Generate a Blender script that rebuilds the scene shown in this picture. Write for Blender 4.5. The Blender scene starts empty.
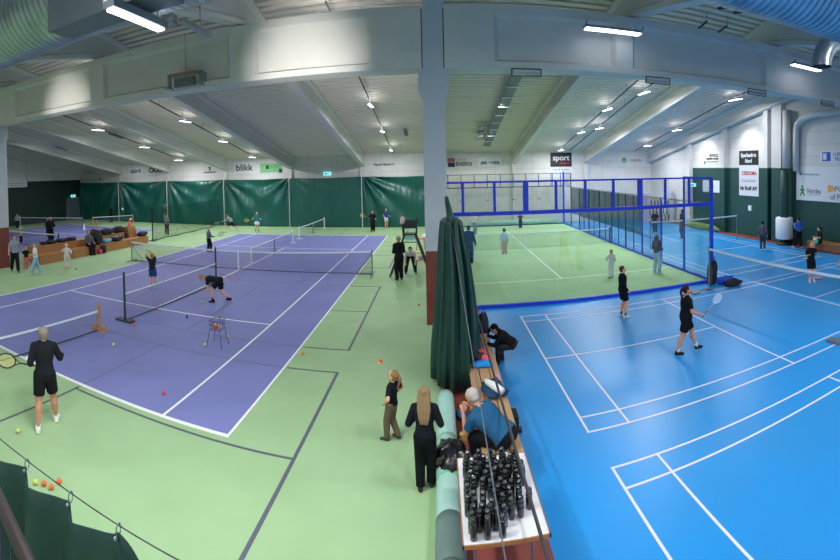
import bpy, math, random
from mathutils import Vector, Matrix
R = math.radians; PI = math.pi
rnd = random.Random(7)
sc = bpy.context.scene
COL = sc.collection

# ------------------------------------------------------------------ helpers
def lin(c):
    return tuple((x/12.92 if x <= .04045 else ((x+.055)/1.055)**2.4) for x in c)
def hx(s):
    s = s.lstrip('#'); return lin(tuple(int(s[i:i+2], 16)/255 for i in (0, 2, 4)))
class MB:
    def __init__(s): s.v = []; s.f = []; s.m = []
    def add(s, vs, fs, m=0):
        b = len(s.v); s.v.extend([tuple(x) for x in vs])
        for f in fs: s.f.append(tuple(b+i for i in f)); s.m.append(m)
        return s
    def box(s, x0, y0, z0, x1, y1, z1, m=0):
        vs = [(x, y, z) for z in (z0, z1) for y in (y0, y1) for x in (x0, x1)]
        return s.add(vs, [(0,2,3,1),(4,5,7,6),(0,1,5,4),(2,6,7,3),(0,4,6,2),(1,3,7,5)], m)
    def obox(s, c, h, rot=None, m=0):
        rot = rot or Matrix.Identity(3); c = Vector(c)
        vs = [c + rot @ Vector((x*h[0], y*h[1], z*h[2])) for z in (-1,1) for y in (-1,1) for x in (-1,1)]
        return s.add(vs, [(0,2,3,1),(4,5,7,6),(0,1,5,4),(2,6,7,3),(0,4,6,2),(1,3,7,5)], m)
    def ring(s, c, a, b, ra, rb, n, ph=0):
        return [Vector(c) + a*(ra*math.cos(ph+2*PI*i/n)) + b*(rb*math.sin(ph+2*PI*i/n)) for i in range(n)]
    def loft(s, rings, m=0, caps=True):
        n = len(rings[0]); b = len(s.v)
        for r in rings: s.v.extend([tuple(x) for x in r])
        for k in range(len(rings)-1):
            for i in range(n):
                j = (i+1) % n
                s.f.append((b+k*n+i, b+k*n+j, b+(k+1)*n+j, b+(k+1)*n+i)); s.m.append(m)
        if caps:
            s.f.append(tuple(b+i for i in reversed(range(n)))); s.m.append(m)
            e = b+(len(rings)-1)*n
            s.f.append(tuple(e+i for i in range(n))); s.m.append(m)
        return s
    def frame(s, d):
        d = Vector(d).normalized()
        a = d.orthogonal().normalized() if abs(d.z) > .99 else Vector((0,0,1)).cross(d).normalized()
        return a, d.cross(a).normalized()
    def tube(s, p0, p1, r0, r1=None, n=8, m=0):
        r1 = r0 if r1 is None else r1
        a, b = s.frame(Vector(p1)-Vector(p0))
        return s.loft([s.ring(p0,a,b,r0,r0,n), s.ring(p1,a,b,r1,r1,n)], m)
    def path(s, pts, r, n=6, m=0):
        pts = [Vector(p) for p in pts]; rings = []
        for i, p in enumerate(pts):
            d = (pts[min(i+1,len(pts)-1)] - pts[max(i-1,0)])
            a, b = s.frame(d)
            rr = r[i] if isinstance(r, (list,tuple)) else r
            rings.append(s.ring(p,a,b,rr,rr,n))
        return s.loft(rings, m)
    def lathe(s, prof, n=16, c=(0,0,0), m=0, sx=1, sy=1):
        X, Y = Vector((1,0,0)), Vector((0,1,0)); c = Vector(c)
        return s.loft([s.ring(c+Vector((0,0,z)),X,Y,max(r,1e-4)*sx,max(r,1e-4)*sy,n) for r, z in prof], m)
    def ball(s, c, r, nu=12, nv=8, m=0, rot=None):
        r = (r,r,r) if not isinstance(r,(tuple,list)) else r
        rot = rot or Matrix.Identity(3); c = Vector(c); rings = []
        for k in range(nv+1):
            t = PI*(k+.001)/(nv+.002); z = -math.cos(t); q = math.sin(t)
            rings.append([c + rot @ Vector((r[0]*q*math.cos(2*PI*i/nu), r[1]*q*math.sin(2*PI*i/nu), r[2]*z)) for i in range(nu)])
        return s.loft(rings, m)
    def cone_cap(s, p0, p1, r0, r1, n=10, m=0):
        'tapered capsule'
        p0, p1 = Vector(p0), Vector(p1); d = (p1-p0)
        if d.length < 1e-5: return s.ball(p0, r0, n, 6, m)
        d.normalize(); a, b = s.frame(d); rings = []
        for k in range(4):
            t = PI/2*k/4 + .06; rings.append(s.ring(p0 - d*r0*math.cos(t), a, b, r0*math.sin(t), r0*math.sin(t), n))
        rings.append(s.ring(p0,a,b,r0,r0,n)); rings.append(s.ring(p1,a,b,r1,r1,n))
        for k in range(3,-1,-1):
            t = PI/2*k/4 + .06; rings.append(s.ring(p1 + d*r1*math.cos(t), a, b, r1*math.sin(t), r1*math.sin(t), n))
        return s.loft(rings, m)
    def prism(s, poly, u0, u1, fn, m=0):
        'extrude 2-D polygon; fn(a,b,u)->xyz'
        n = len(poly)
        vs = [fn(a,b,u0) for a,b in poly] + [fn(a,b,u1) for a,b in poly]
        fs = [tuple(range(n)), tuple(n+i for i in reversed(range(n)))] + [(i,n+i,n+(i+1)%n,(i+1)%n) for i in range(n)]
        return s.add(vs, fs, m)
    def build(s, name, mats, parent=None, smooth=False, loc=None):
        me = bpy.data.meshes.new(name); me.from_pydata(s.v, [], s.f)
        for mt in (mats if isinstance(mats,(list,tuple)) else [mats]): me.materials.append(mt)
        me.polygons.foreach_set('material_index', s.m)
        if smooth: me.polygons.foreach_set('use_smooth', [True]*len(s.f))
        me.update()
        o = bpy.data.objects.new(name, me); COL.objects.link(o)
        if parent: o.parent = parent
        if loc: o.location = loc
        return o
def recalc(o):
    import bmesh
    bm = bmesh.new(); bm.from_mesh(o.data); bmesh.ops.recalc_face_normals(bm, faces=bm.faces); bm.to_mesh(o.data); bm.free()
    return o
def tag(o, label=None, cat=None, group=None, kind=None):
    if label: o['label'] = label
    if cat: o['category'] = cat
    if group: o['group'] = group
    if kind: o['kind'] = kind
    return o
def thing(name, loc, label, cat, rz=0, group=None):
    o = bpy.data.objects.new(name, None); COL.objects.link(o); o.empty_display_size = .1
    o.location = loc; o.rotation_euler = (0,0,rz)
    return tag(o, label, cat, group)
def struct(name, mb, mats, parent=None, smooth=False):
    o = mb.build(name, mats, parent, smooth)
    if not parent: o['kind'] = 'structure'
    return o
def copytree(o, parent=None, loc=None, rz=None, label=None, group=None):
    c = o.copy(); COL.objects.link(c)
    if parent: c.parent = parent
    if loc is not None: c.location = loc
    if rz is not None: c.rotation_euler = (0,0,rz)
    if label: c['label'] = label
    if group: c['group'] = group
    for ch in list(o.children): copytree(ch, c)
    return c

# ------------------------------------------------------------------ materials
def mat(name, col, rough=.6, metal=0, spec=.5, col2=None, scale=6, emit=0, coat=0, detail=4, bump=0, stretch=None, alpha=1):
    m = bpy.data.materials.new(name); m.use_nodes = True; nt = m.node_tree; N = nt.nodes; L = nt.links
    p = N['Principled BSDF']; c = hx(col)
    p.inputs['Base Color'].default_value = (*c,1); p.inputs['Roughness'].default_value = rough
    p.inputs['Metallic'].default_value = metal; p.inputs['Specular IOR Level'].default_value = spec
    p.inputs['Coat Weight'].default_value = coat
    if alpha < 1: p.inputs['Alpha'].default_value = alpha
    if emit:
        p.inputs['Emission Color'].default_value = (*c,1); p.inputs['Emission Strength'].default_value = emit
    tc = mp = None
    if col2 or bump:
        tc = N.new('ShaderNodeTexCoord'); mp = N.new('ShaderNodeMapping'); L.new(tc.outputs['Object'], mp.inputs[0])
        if stretch: mp.inputs['Scale'].default_value = stretch
        nz = N.new('ShaderNodeTexNoise'); nz.inputs['Scale'].default_value = scale; nz.inputs['Detail'].default_value = detail
        L.new(mp.outputs[0], nz.inputs[0])
    if col2:
        rp = N.new('ShaderNodeValToRGB'); L.new(nz.outputs[0], rp.inputs[0])
        rp.color_ramp.elements[0].position = .35; rp.color_ramp.elements[1].position = .65
        rp.color_ramp.elements[0].color = (*c,1); rp.color_ramp.elements[1].color = (*hx(col2),1)
        L.new(rp.outputs[0], p.inputs['Base Color'])
    if bump:
        b = N.new('ShaderNodeBump'); b.inputs['Strength'].default_value = bump; b.inputs['Distance'].default_value = .02
        L.new(nz.outputs[0], b.inputs['Height']); L.new(b.outputs[0], p.inputs['Normal'])
    return m
def netmat(name, col, cell, thick, axes='XZ'):
    'a knotted net: cords opaque, holes open, in the net\'s own coordinates'
    m = bpy.data.materials.new(name); m.use_nodes = True; nt = m.node_tree; N = nt.nodes; L = nt.links
    for n in list(N): N.remove(n)
    out = N.new('ShaderNodeOutputMaterial'); mx = N.new('ShaderNodeMixShader'); tr = N.new('ShaderNodeBsdfTransparent'); df = N.new('ShaderNodeBsdfDiffuse')
    df.inputs[0].default_value = (*hx(col),1)
    tc = N.new('ShaderNodeTexCoord'); sp = N.new('ShaderNodeSeparateXYZ'); L.new(tc.outputs['Object'], sp.inputs[0])
    def line(ax):
        d = N.new('ShaderNodeMath'); d.operation = 'DIVIDE'; d.inputs[1].default_value = cell; L.new(sp.outputs[ax], d.inputs[0])
        f = N.new('ShaderNodeMath'); f.operation = 'FRACT'; L.new(d.outputs[0], f.inputs[0])
        l = N.new('ShaderNodeMath'); l.operation = 'LESS_THAN'; l.inputs[1].default_value = thick/cell; L.new(f.outputs[0], l.inputs[0])
        return l
    a, b = line(axes[0]), line(axes[1])
    mm = N.new('ShaderNodeMath'); mm.operation = 'MAXIMUM'; L.new(a.outputs[0], mm.inputs[0]); L.new(b.outputs[0], mm.inputs[1])
    L.new(mm.outputs[0], mx.inputs[0]); L.new(tr.outputs[0], mx.inputs[1]); L.new(df.outputs[0], mx.inputs[2]); L.new(mx.outputs[0], out.inputs[0])
    return m
def glassmat(name, tint, refl=.06):
    m = bpy.data.materials.new(name); m.use_nodes = True; nt = m.node_tree; N = nt.nodes; L = nt.links
    for n in list(N): N.remove(n)
    out = N.new('ShaderNodeOutputMaterial'); mx = N.new('ShaderNodeMixShader'); tr = N.new('ShaderNodeBsdfTransparent'); gl = N.new('ShaderNodeBsdfGlossy')
    tr.inputs[0].default_value = (*tint,1); gl.inputs['Roughness'].default_value = .02; mx.inputs[0].default_value = refl
    L.new(tr.outputs[0], mx.inputs[1]); L.new(gl.outputs[0], mx.inputs[2]); L.new(mx.outputs[0], out.inputs[0])
    return m
M = {}
M['green'] = mat('court_green', '#A2C293', .6, col2='#9BBB8C', scale=.9, spec=.3)
M['purple'] = mat('court_purple', '#7F84C0', .6, col2='#797EB9', scale=.8, spec=.3)
M['white_line'] = mat('line_white', '#F4F4F4', .6)
M['pink_line'] = mat('line_pale', '#E6DFE8', .6)
M['grey_line'] = mat('line_grey', '#5E5F70', .6)
M['faint_line'] = mat('line_faint', '#6F6E96', .6)
M['turf'] = mat('padel_turf', '#9DBF8C', .9, col2='#A6C794', scale=.7, spec=.1)
M['blue_floor'] = mat('court_blue', '#1196E6', .34, col2='#2C8FD4', scale=.25, spec=.5, detail=6)
M['red_floor'] = mat('floor_red', '#93483F', .5, col2='#8A4139', scale=2)
M['white_wall'] = mat('wall_white', '#D2D0CE', .7, col2='#CCCAC8', scale=1.5)
M['dgreen_wall'] = mat('wall_dark_green', '#17423D', .5, col2='#1A4741', scale=2)
M['blackgreen'] = mat('wall_black_green', '#0B2A27', .55)
M['deck'] = mat('roof_deck', '#DCD2C8', .6, spec=.4)
M['concrete'] = mat('painted_concrete', '#B9BFC8', .65, col2='#B4BAC3', scale=2)
M['beamwhite'] = mat('beam_paint', '#CFCDC9', .6, col2='#CAC8C4', scale=1.2)
M['column_red'] = mat('column_red', '#7B3A30', .6, col2='#6E332B', scale=3)
M['joint'] = mat('joint_dark', '#33363C', .9)
M['curtain'] = mat('curtain_green', '#08524A', .38, spec=.6)
M['curtain_dark'] = mat('curtain_dark_green', '#123A33', .6, col2='#15403A', scale=1.5)
M['zinc'] = mat('galvanised', '#A9B6C0', .3, metal=.85, col2='#8D9AA6', scale=3)
M['duct_dark'] = mat('duct_grey', '#6C757E', .45, metal=.5)
M['steel'] = mat('steel_grey', '#8F959C', .4, metal=.7)
M['dark_metal'] = mat('dark_metal', '#3A3C42', .5, metal=.3)
M['black'] = mat('black_plastic', '#15161A', .45)
M['blackcloth'] = mat('black_cloth', '#1B1C22', .85, col2='#22242B', scale=30)
M['white'] = mat('white_plastic', '#E9ECEF', .5)
M['led'] = mat('led_tube', '#F2F6FF', .5, emit=5)
M['padelblue'] = mat('padel_blue', '#1F3FD6', .4)
M['padeldark'] = mat('padel_dark_post', '#1C2942', .5)
M['glass'] = glassmat('padel_glass', (.95,.975,.965))
M['wood'] = mat('bench_wood', '#B07B4A', .55, col2='#9C6A3E', scale=5, stretch=(12,1,12))
M['palewood'] = mat('pale_wood', '#C49A70', .55, col2='#B48A62', scale=6, stretch=(14,1,14))
M['postwood'] = mat('post_wood', '#B98F6C', .6, col2='#A97F5D', scale=8)
M['net'] = netmat('net_dark', '#2B3140', .045, .006)
M['badnet'] = netmat('net_brown', '#3D3A44', .03, .003)
M['net_light'] = netmat('net_grey', '#6A7090', .05, .005)
M['mesh_wire'] = netmat('wire_mesh', '#56687A', .05, .003)
M['mesh_wire_y'] = netmat('wire_mesh_side', '#3E5060', .05, .006, 'YZ')
M['divnet'] = netmat('divider_net', '#16302C', .05, .010, 'YZ')
M['tape'] = mat('net_tape', '#E8EAEE', .6)
M['mint'] = mat('mint_cover', '#A9D3C6', .6, col2='#A2CCBF', scale=3)
M['grey_green'] = mat('grey_green_cover', '#6E857E', .6, col2='#687F78', scale=3)

# ------------------------------------------------------------------ camera: a cylindrical panorama from the balcony
H,CX,CY,TH,F,Y0,TX,TY = 4.3886,8.9446,-18.5039,-0.0391,449.4007,180.3832,0.0229,0.0197
def camrot():
    a = Matrix(((1,0,0),(0,math.cos(TX),-math.sin(TX)),(0,math.sin(TX),math.cos(TX))))
    b = Matrix(((math.cos(TY),0,-math.sin(TY)),(0,1,0),(math.sin(TY),0,math.cos(TY))))
    return b @ a
MT = camrot().transposed()
r_ = MT @ Vector((math.cos(TH), -math.sin(TH), 0)); f_ = MT @ Vector((math.sin(TH), math.cos(TH), 0)); u_ = MT @ Vector((0,0,1))
cd = bpy.data.cameras.new('camera'); cam = bpy.data.objects.new('camera', cd); COL.objects.link(cam)
cam.matrix_world = Matrix(((r_.x,u_.x,-f_.x,CX),(r_.y,u_.y,-f_.y,CY),(r_.z,u_.z,-f_.z,H),(0,0,0,1)))
cd.type = 'PANO'; cd.panorama_type = 'CENTRAL_CYLINDRICAL'
cd.central_cylindrical_range_u_min = -420/F; cd.central_cylindrical_range_u_max = 420/F
cd.central_cylindrical_range_v_min = -(560-Y0)/F; cd.central_cylindrical_range_v_max = Y0/F
cd.central_cylindrical_radius = 1
cd.clip_end = 200
sc.camera = cam
vs = sc.view_settings; vs.view_transform = 'Standard'; vs.look = 'None'; vs.gamma = 1; vs.exposure = 0
try: vs.use_curve_mapping = False
except Exception: pass

# ------------------------------------------------------------------ floor
YB, YF, XL, XR = -28.3, 16.75, -27.0, 27.1
fl = MB()
fl.box(XL,YB,-.2, 8.6,YF,0,0)
fl.box(8.6,-4.47,-.2, 18.74,YF,0,0)
fl.box(8.6,YB,-.2, 8.98,-4.47,0,0)
fl.box(8.98,YB,-.2, 10.16,-4.47,0,1)
fl.box(10.16,YB,-.2, 26.35,-4.47,0,2)
fl.box(18.74,-4.47,-.2, 26.35,YF,0,2)
fl.box(26.35,YB,-.2, XR,YF,0,1)
struct('floor', fl, [M['green'], M['red_floor'], M['blue_floor']])

def hline(mb, x0, x1, y, w=.05, z=.008, m=1): mb.box(x0, y-w/2, .001, x1, y+w/2, z, m)
def vline(mb, x, y0, y1, w=.05, z=.0092, m=1): mb.box(x-w/2, y0, .001, x+w/2, y1, z, m)
def tennis(cx, name):
    mb = MB(); mb.box(cx-5.485,-11.885,.0005, cx+5.485,11.885,.004,0)
    for s in (-1,1):
        vline(mb, cx+s*5.46, -11.885, 11.885); vline(mb, cx+s*4.115, -11.885, 11.885)
        hline(mb, cx-4.115, cx+4.115, s*6.4); hline(mb, cx-5.485, cx+5.485, s*11.85, .08)
        hline(mb, cx-.05, cx+.05, s*11.7, .2)
        # children's short courts laid across: dark grey on green, fainter on purple
        for yc in ((-12.05,-4.7,4.7,12.05) if s > 0 else ()):
            for y in (yc-3.05, yc+3.05):
                mb.box(cx+(5.52 if s>0 else -6.71), y-.025,.0006, cx+(6.71 if s>0 else -5.52), y+.025,.004,2)
                a, b = sorted((cx, cx+s*5.43)); 
                if abs(y) < 11.8: mb.box(a, y-.02,.0045, b, y+.02,.0055,3)
            mb.box(cx+s*6.69-.03, yc-3.05,.0006, cx+s*6.69+.03, yc+3.05,.0048,2)
            if abs(yc) < 10:
                mb.box(cx+(5.52 if s>0 else -6.69), yc-.02,.0006, cx+(6.69 if s>0 else -5.52), yc+.02,.004,2)
                mb.box(cx+s*2.04-.02, yc-3.05,.0045, cx+s*2.04+.02, yc+3.05,.0062,3)
            else:
                a, b = sorted((cx+s*2.04, cx+s*6.69)); mb.box(a, yc-.025,.0006, b, yc+.025,.004,2)
                yy = sorted((math.copysign(9.0,yc), math.copysign(11.8,yc))); mb.box(cx+s*2.04-.02, yy[0],.0045, cx+s*2.04+.02, yy[1],.0055,3)
                yy = sorted((math.copysign(11.93,yc), math.copysign(15.1,yc))); mb.box(cx+s*2.04-.025, yy[0],.0006, cx+s*2.04+.025, yy[1],.004,2)
    vline(mb, cx, -6.4, 6.4)
    return struct(name, mb, [M['purple'], M['white_line'], M['grey_line'], M['faint_line']])
tennis(0, 'floor_court_tennis'); tennis(-18.3, 'floor_court_tennis_far')
pf = MB(); PX, PY = 8.72, -4.49
pf.box(PX,PY,.0005, PX+10,PY+20,.012,0)
for y in (3.05, 16.95): pf.box(PX, PY+y-.025,.012, PX+10, PY+y+.025,.014,1)
pf.box(PX+5-.025, PY+3.05,.012, PX+5+.025, PY+16.95,.0155,1)
for k in (6,7): pf.box(PX+k*1.43-2, PY+1.2,.012, PX+k*1.43-1.97, PY+17,.0125,2)
struct('floor_court_padel', pf, [M['turf'], M['white_line'], mat('turf_seam','#B2CFA0',.9)])
def badminton(x0, y0, along_y, name):
    mb = MB(); w = .04
    def ln(a0,b0,a1,b1):
        if along_y: X0,X1,Ya,Yb = x0+b0, x0+b1, y0+a0, y0+a1
        else: X0,X1,Ya,Yb = x0+a0, x0+a1, y0-b1, y0-b0
        mb.box(X0,Ya,.0005,X1,Yb,.004 if a0 == 0 and a1 > 13 or a1-a0 > 1 else .0052,0)
    for b in (0,.46,5.6,6.06): ln(0,b,13.4,b+w)
    for a in (0,.74,4.70,8.66,12.62,13.36): ln(a,0,a+w,6.1)
    ln(0,3.03,4.72,3.07); ln(8.68,3.03,13.4,3.07)
    return struct(name, mb, M['pink_line'])
badminton(11.30,-5.48,False,'floor_lines_badminton'); badminton(11.33,-12.51,False,'floor_lines_badminton_front')
badminton(19.4,-4.1,True,'floor_lines_badminton_far')

# ------------------------------------------------------------------ walls and roof
def deckz(y): return 10.12 - .195*abs(y+5.5)
w = MB(); w.box(XL-.3,YF,0, XR+.3,YF+.3,6.4,0)
for z in (4.35,4.95): w.box(XL,YF-.004,z,XR,YF,z+.02,1)
for k in range(-8,9): w.box(3*k+1.5-.01,YF-.003,0,3*k+1.5+.01,YF,5.8,1)
struct('wall_far', w, [M['white_wall'], mat('seam','#A3A8B0',.8)])
w = MB(); w.box(XL-.3,YB-.3,0, XR+.3,YB,6.4)
struct('wall_rear', w, M['white_wall'])
w = MB()
w.box(XR,YB,0, XR+.3,10.0,4.32,1); w.box(XR,10.0,0, XR+.3,YF,4.32,0)
w.prism([(YB,4.32),(YF,4.32),(YF,deckz(YF)+.2),(-5.5,deckz(-5.5)+.2),(YB,deckz(YB)+.2)], XR, XR+.3, lambda a,b,u:(u,a,b), 0)
for z in (4.95,5.6,6.3,7): w.box(XR-.003,YB,z,XR,YF,z+.015,2)
struct('wall_right', w, [M['white_wall'], M['dgreen_wall'], mat('seam_grey','#9FA4AD',.8)])
w = MB()
w.box(XL-.3,YB,0, XL,9.24,3.8,1); w.box(XL-.3,9.24,0, XL,YF,4.35,1)
w.prism([(YB,3.8),(9.24,3.8),(9.24,4.35),(YF,4.35),(YF,deckz(YF)+.2),(-5.5,deckz(-5.5)+.2),(YB,deckz(YB)+.2)], XL-.3, XL, lambda a,b,u:(u,a,b), 0)
for y in (12.6,9.2,3.2): w.box(XL,y,4.35,XL+.2,y+.35,deckz(y)-.2,0)
struct('wall_left', w, [M['white_wall'], M['blackgreen']])
# corrugated roof, ribs along x
rf = MB(); per = .34
for a0, a1 in ((-5.5, YF+.2), (-5.5, YB-.2)):
    s = 1 if a1 > a0 else -1; y = a0; top = []
    while (a1-y)*s > 0:
        for dy, dz in ((0,0),(.21,0),(.23,.15),(.32,.15)): top.append((y+s*dy, deckz(y+s*dy)+dz))
        y += s*per
    n = len(top); vsx = [(XL-.3,a,b) for a,b in top] + [(XR+.3,a,b) for a,b in top]
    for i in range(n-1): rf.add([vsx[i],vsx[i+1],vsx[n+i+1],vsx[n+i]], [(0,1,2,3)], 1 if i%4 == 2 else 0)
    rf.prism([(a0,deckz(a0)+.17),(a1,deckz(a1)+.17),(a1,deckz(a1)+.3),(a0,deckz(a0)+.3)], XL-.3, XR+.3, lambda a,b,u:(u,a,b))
struct('ceiling', rf, [M['deck'], mat('roof_groove_shade','#494645',.8)])  # groove bottoms painted dark for the shade between the ribs
# roof beams on a 6 m grid, sloping both ways from the main girder
def roofbeam(x, sgn, k):
    mb = MB(); ye = YF if sgn > 0 else YB
    def prof(wb, wt, z0, z1):  # section from soffit offset z0 to z1 (below the deck)
        vs = []
        for y in (-5.5, ye):
            d = deckz(y)
            vs += [(x-wb,y,d-z0),(x+wb,y,d-z0),(x+wt,y,d-z1),(x-wt,y,d-z1)]
        mb.add(vs, [(0,1,2,3),(7,6,5,4),(0,4,5,1),(1,5,6,2),(2,6,7,3),(3,7,4,0)])
    prof(.20,.20,1.0,.86); prof(.20,.11,.86,.78); prof(.11,.11,.78,.2); prof(.11,.24,.2,.1); prof(.24,.24,.1,.0)
    o = recalc(struct('ceiling_beam', mb, M['beamwhite']))
    return o
for k, x in enumerate((-27+.25,-21,-15,-9,-3,3,9,15,21,27-.15)):
    for s in (1,-1): roofbeam(x, s, k)
# beam end joints over the girder
jm = MB()
for x in (-21,-15,-9,-3,3,15,21): jm.box(x-.26,-5.93,9.0,x+.26,-5.9,9.02); 
# the main girder, recessed web, running across the hall
g = MB(); ya, yb = -5.86, -5.14
def girder(x0, x1, ribs):
    g.box(x0+.01,ya+.16,7.4,x1-.01,yb-.16,8.8,0)
    for (z0,z1,z2) in ((7.25,7.43,7.50),(9.0,8.76,8.68)):
        g.box(x0,ya,min(z0,z1),x1,yb,max(z0,z1),0)
        for yy, yi in ((ya,ya+.16),(yb,yb-.16)):
            g.prism([(yy,z1),(yi,z2),(yi,z1)] , x0, x1, lambda a,b,u:(u,a,b), 0)
    for r0, r1 in ribs:
        g.box(r0,ya+.004,7.42,r1,yb-.004,8.77,0)
        for e, q in ((r0,-1),(r1,1)):
            if x0 < e < x1:
                for yy, yi in ((ya,ya+.16),(yb,yb-.16)): g.prism([(e,yy),(e+q*.12,yi),(e,yi)], 7.4, 8.8, lambda a,b,u:(a,b,u), 0)
girder(-9.98, 8.56, [(-9.98,-8.2),(-3.25,-2.55),(2.75,3.55),(7.15,8.56)])
girder(9.20, 27.1, [(9.20,10.62),(14.3,14.85),(20.3,20.7),(26,27.1)])
girder(-27, -10.5, [(-27,-26),(-21.3,-20.7),(-15.3,-14.7),(-11.5,-10.5)])
recalc(struct('ceiling_girder', g, M['beamwhite']))
def column(x, red):
    mb = MB(); w2 = .315; y0, y1 = -5.86, -5.2
    mb.box(x-w2,y0,0,x+w2,y1,red,1); mb.box(x-w2,y0,red,x+w2,y1,6.35,0)
    vsx = []
    for z, ww in ((6.35,w2),(6.65,.43)):
        vsx += [(x-ww,y0,z),(x+ww,y0,z),(x+ww,y1,z),(x-ww,y1,z)]
    mb.add(vsx, [(0,1,5,4),(1,2,6,5),(2,3,7,6),(3,0,4,7),(0,3,2,1),(4,5,6,7)],0)
    mb.box(x-.43,y0,6.65,x+.43,y1,7.24,0)
    mb.box(x-.29,y0-.02,7.24,x+.29,y1,9.12,0)
    for q in (-.305,.305): mb.box(x+q-.015,y0-.005,7.24,x+q+.015,y1,8.9,2)
    return struct('column', mb, [M['concrete'], M['column_red'], M['joint']])
column(8.88, 2.1); column(-10.24, 2.05)
# pilasters along the far and side walls
mb = MB()
for x in (-21,-15,-9,-3,3,9,15,21): mb.box(x-.16,YF-.2,0,x+.16,YF,deckz(YF)-1.0)
struct('wall_far_pilasters', mb, M['white_wall'])
mb = MB()
for y, ww in ((10.1,.35),(5.75,.35),(1.5,.42)):
    for z0,z1,m in ((0,4.32,0 if y > 9 else 1),(4.32,deckz(y)-.95,0)): mb.box(XR-.3,y-ww/2,z0,XR,y+ww/2,z1,m)
for z0,z1,m in ((0,4.32,1),(4.32,deckz(0)-.95,0)): mb.box(XR-.28,.15,z0,XR,.95,z1,m)
struct('wall_right_pilasters', mb, [M['white_wall'], M['dgreen_wall']])
# ------------------------------------------------------------------ lights
wd = bpy.data.worlds.new('world'); sc.world = wd; wd.use_nodes = True
wd.node_tree.nodes['Background'].inputs[0].default_value = (.75,.85,1,1); wd.node_tree.nodes['Background'].inputs[1].default_value = .15
LP = 2.35; UP = .035
def lamp(x, y, z, p=60, sx=1.1, sy=.13, col=(.95,.98,1), rx=0, rz=0):
    if abs(rz) > 1: sx, sy = sy, sx
    for up in (0,1):  # the second, upward lamp is added to brighten the ceiling
        l = bpy.data.lights.new('lamp_light','AREA'); l.shape = 'RECTANGLE'; l.size = sx; l.size_y = sy; l.energy = p*LP*(UP if up else 1); l.color = col
        o = bpy.data.objects.new('lamp_light', l); COL.objects.link(o); o.location = (x,y,z+(.13 if up else 0)); o.rotation_euler = (PI if up else 0,0,0)
        if p < 40: break
fixtures = []
def led(x, y, z, label, along='y', L=1.25, group=None, bracket=False, p=60, size=1):
    t = thing('led_light', (x,y,z), label, 'ceiling light', 0 if along=='y' else -PI/2, group)
    hb = MB(); hb.box(-.09*size,-L/2,0,.09*size,L/2,.07)
    hb.box(-.06*size,-L/2-.02,.02,.06*size,L/2+.02,.06); hb.build('housing', M['steel'], t)
    tb = MB(); tb.box(-.075*size,-L/2+.02,-.03,.075*size,L/2-.02,-.001); tb.build('led_strip', M['led'], t)
    if bracket:
        for q in (-L/2,L/2): bb = MB(); bb.path([(0,q,.03),(.12,q,.09),(.22,q,.16)],.015); bb.build('bracket', M['black'], t)
    lamp(x,y,z-.05,p, rz=0 if along=='x' else PI/2)
    return t
def hz(y, off=.5): return deckz(y)-off
# ------------------------------------------------------------------ roof lights, tracks
G1 = 'led strip lights hanging on the roof tracks'
def track(x, y0, y1):
    mb = MB(); n = 2
    for a, b in ((y0,y1),):
        s = [(x, a, hz(a,.39)), (x, b, hz(b,.39))]; mb.tube(s[0], s[1], .035, n=6)
        y = a
        while y < b: mb.tube((x,y,hz(y,.42)), (x,y,hz(y,.01)), .008, n=4); y += 2.35
    return mb
for x, ys, t, lab in ((-5.3,(4.35,9.2,14.2),(-3,15),'the row over the purple court, near the {}'),
                 (-12.1,(4.0,9.2,14.0),(0,15),'the row over the divider net, near the {}'),
                 (5.65,(4.1,8.8,13.6),(-5,15),'the pillar-side court row, near the {}'),
                 (18.2,(.0,4.75,9.4,14.3),(-5,15),'the glass court row, near the {}'),
                 (19.1,(1.95,8.4),(-5,15),'the short second glass court row, near the {}'),
                 (24.7,(1.67,8.2,12.7),(-2,15),'the row along the green wall, near the {}')):
    tr = track(x,*t).build('light_track', M['dark_metal']); tag(tr, 'dark roof track carrying '+lab.split(',')[0], 'light track')
    for k, y in enumerate(ys):
        pos = ('girder','middle of the roof','far wall')[min(2, int(3*(y+1)/15.5))] if len(ys) == 3 else (('girder','far wall') if len(ys)==2 else ('girder','second roof beam','third roof beam','far wall'))[k]
        led(x, y, hz(y,.52), 'lit led strip on ' + lab.format(pos), 'y', 1.15, G1, p=75)
# the same rows carry on over the camera's side of the hall: lamps only
for x in (-18.5,-12.1,-5.3,5.65,12.3,18.2,25.0):
    for y in (-13.5,-18.5,-23.5): lamp(x, y, hz(y,.55), 70, rz=PI/2)
for x in (-18.5,12.3):
    for y in (4.4,9.2,14): lamp(x, y, hz(y,.55), 30, rz=PI/2)
# big bracketed lights in front of the girder
led(14.0,-6.35,8.35,'long bright light bracketed on the girder face over the glass court','x',1.75,None,True,0,1.6)
led(21.98,-6.35,8.3,'long bright light bracketed on the girder face by the green wall','x',1.6,None,True,0,1.6)
def aim(x, y, z, ty, length, label):
    t = thing('led_light', (x,y,z), label, 'ceiling light'); 
    h = MB(); h.box(-.07,-length/2,0,.07,length/2,.08); h.tube((-.05,length*.49,.1),(-.05,length*.49,1.2),.006,n=5)
    h.build('housing', M['steel'], t)
    e = MB(); e.box(-.045,-length/2+.03,-.02,.045,length/2-.03,-.001); e.build('led_strip', M['led'], t)
    lamp(x,y,z-.06,90,rz=PI/2); return t
aim(6.18,-14.92,5.98,0,.88,'large bright light hung on wires beside the square duct box')
b = MB(); b.path([(3.72,-10.85,7.62),(3.9,-10.8,7.75),(3.95,-10.9,7.6),(3.8,-10.95,7.5)],.03); b.box(3.7,-10.9,7.5,3.95,-10.7,7.7)
b.box(4.05,-10.8,7.5,4.17,-9.6,7.58); b.tube((4.1,-10.0,7.55),(4.1,-10.0,8.8),.012)
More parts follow.
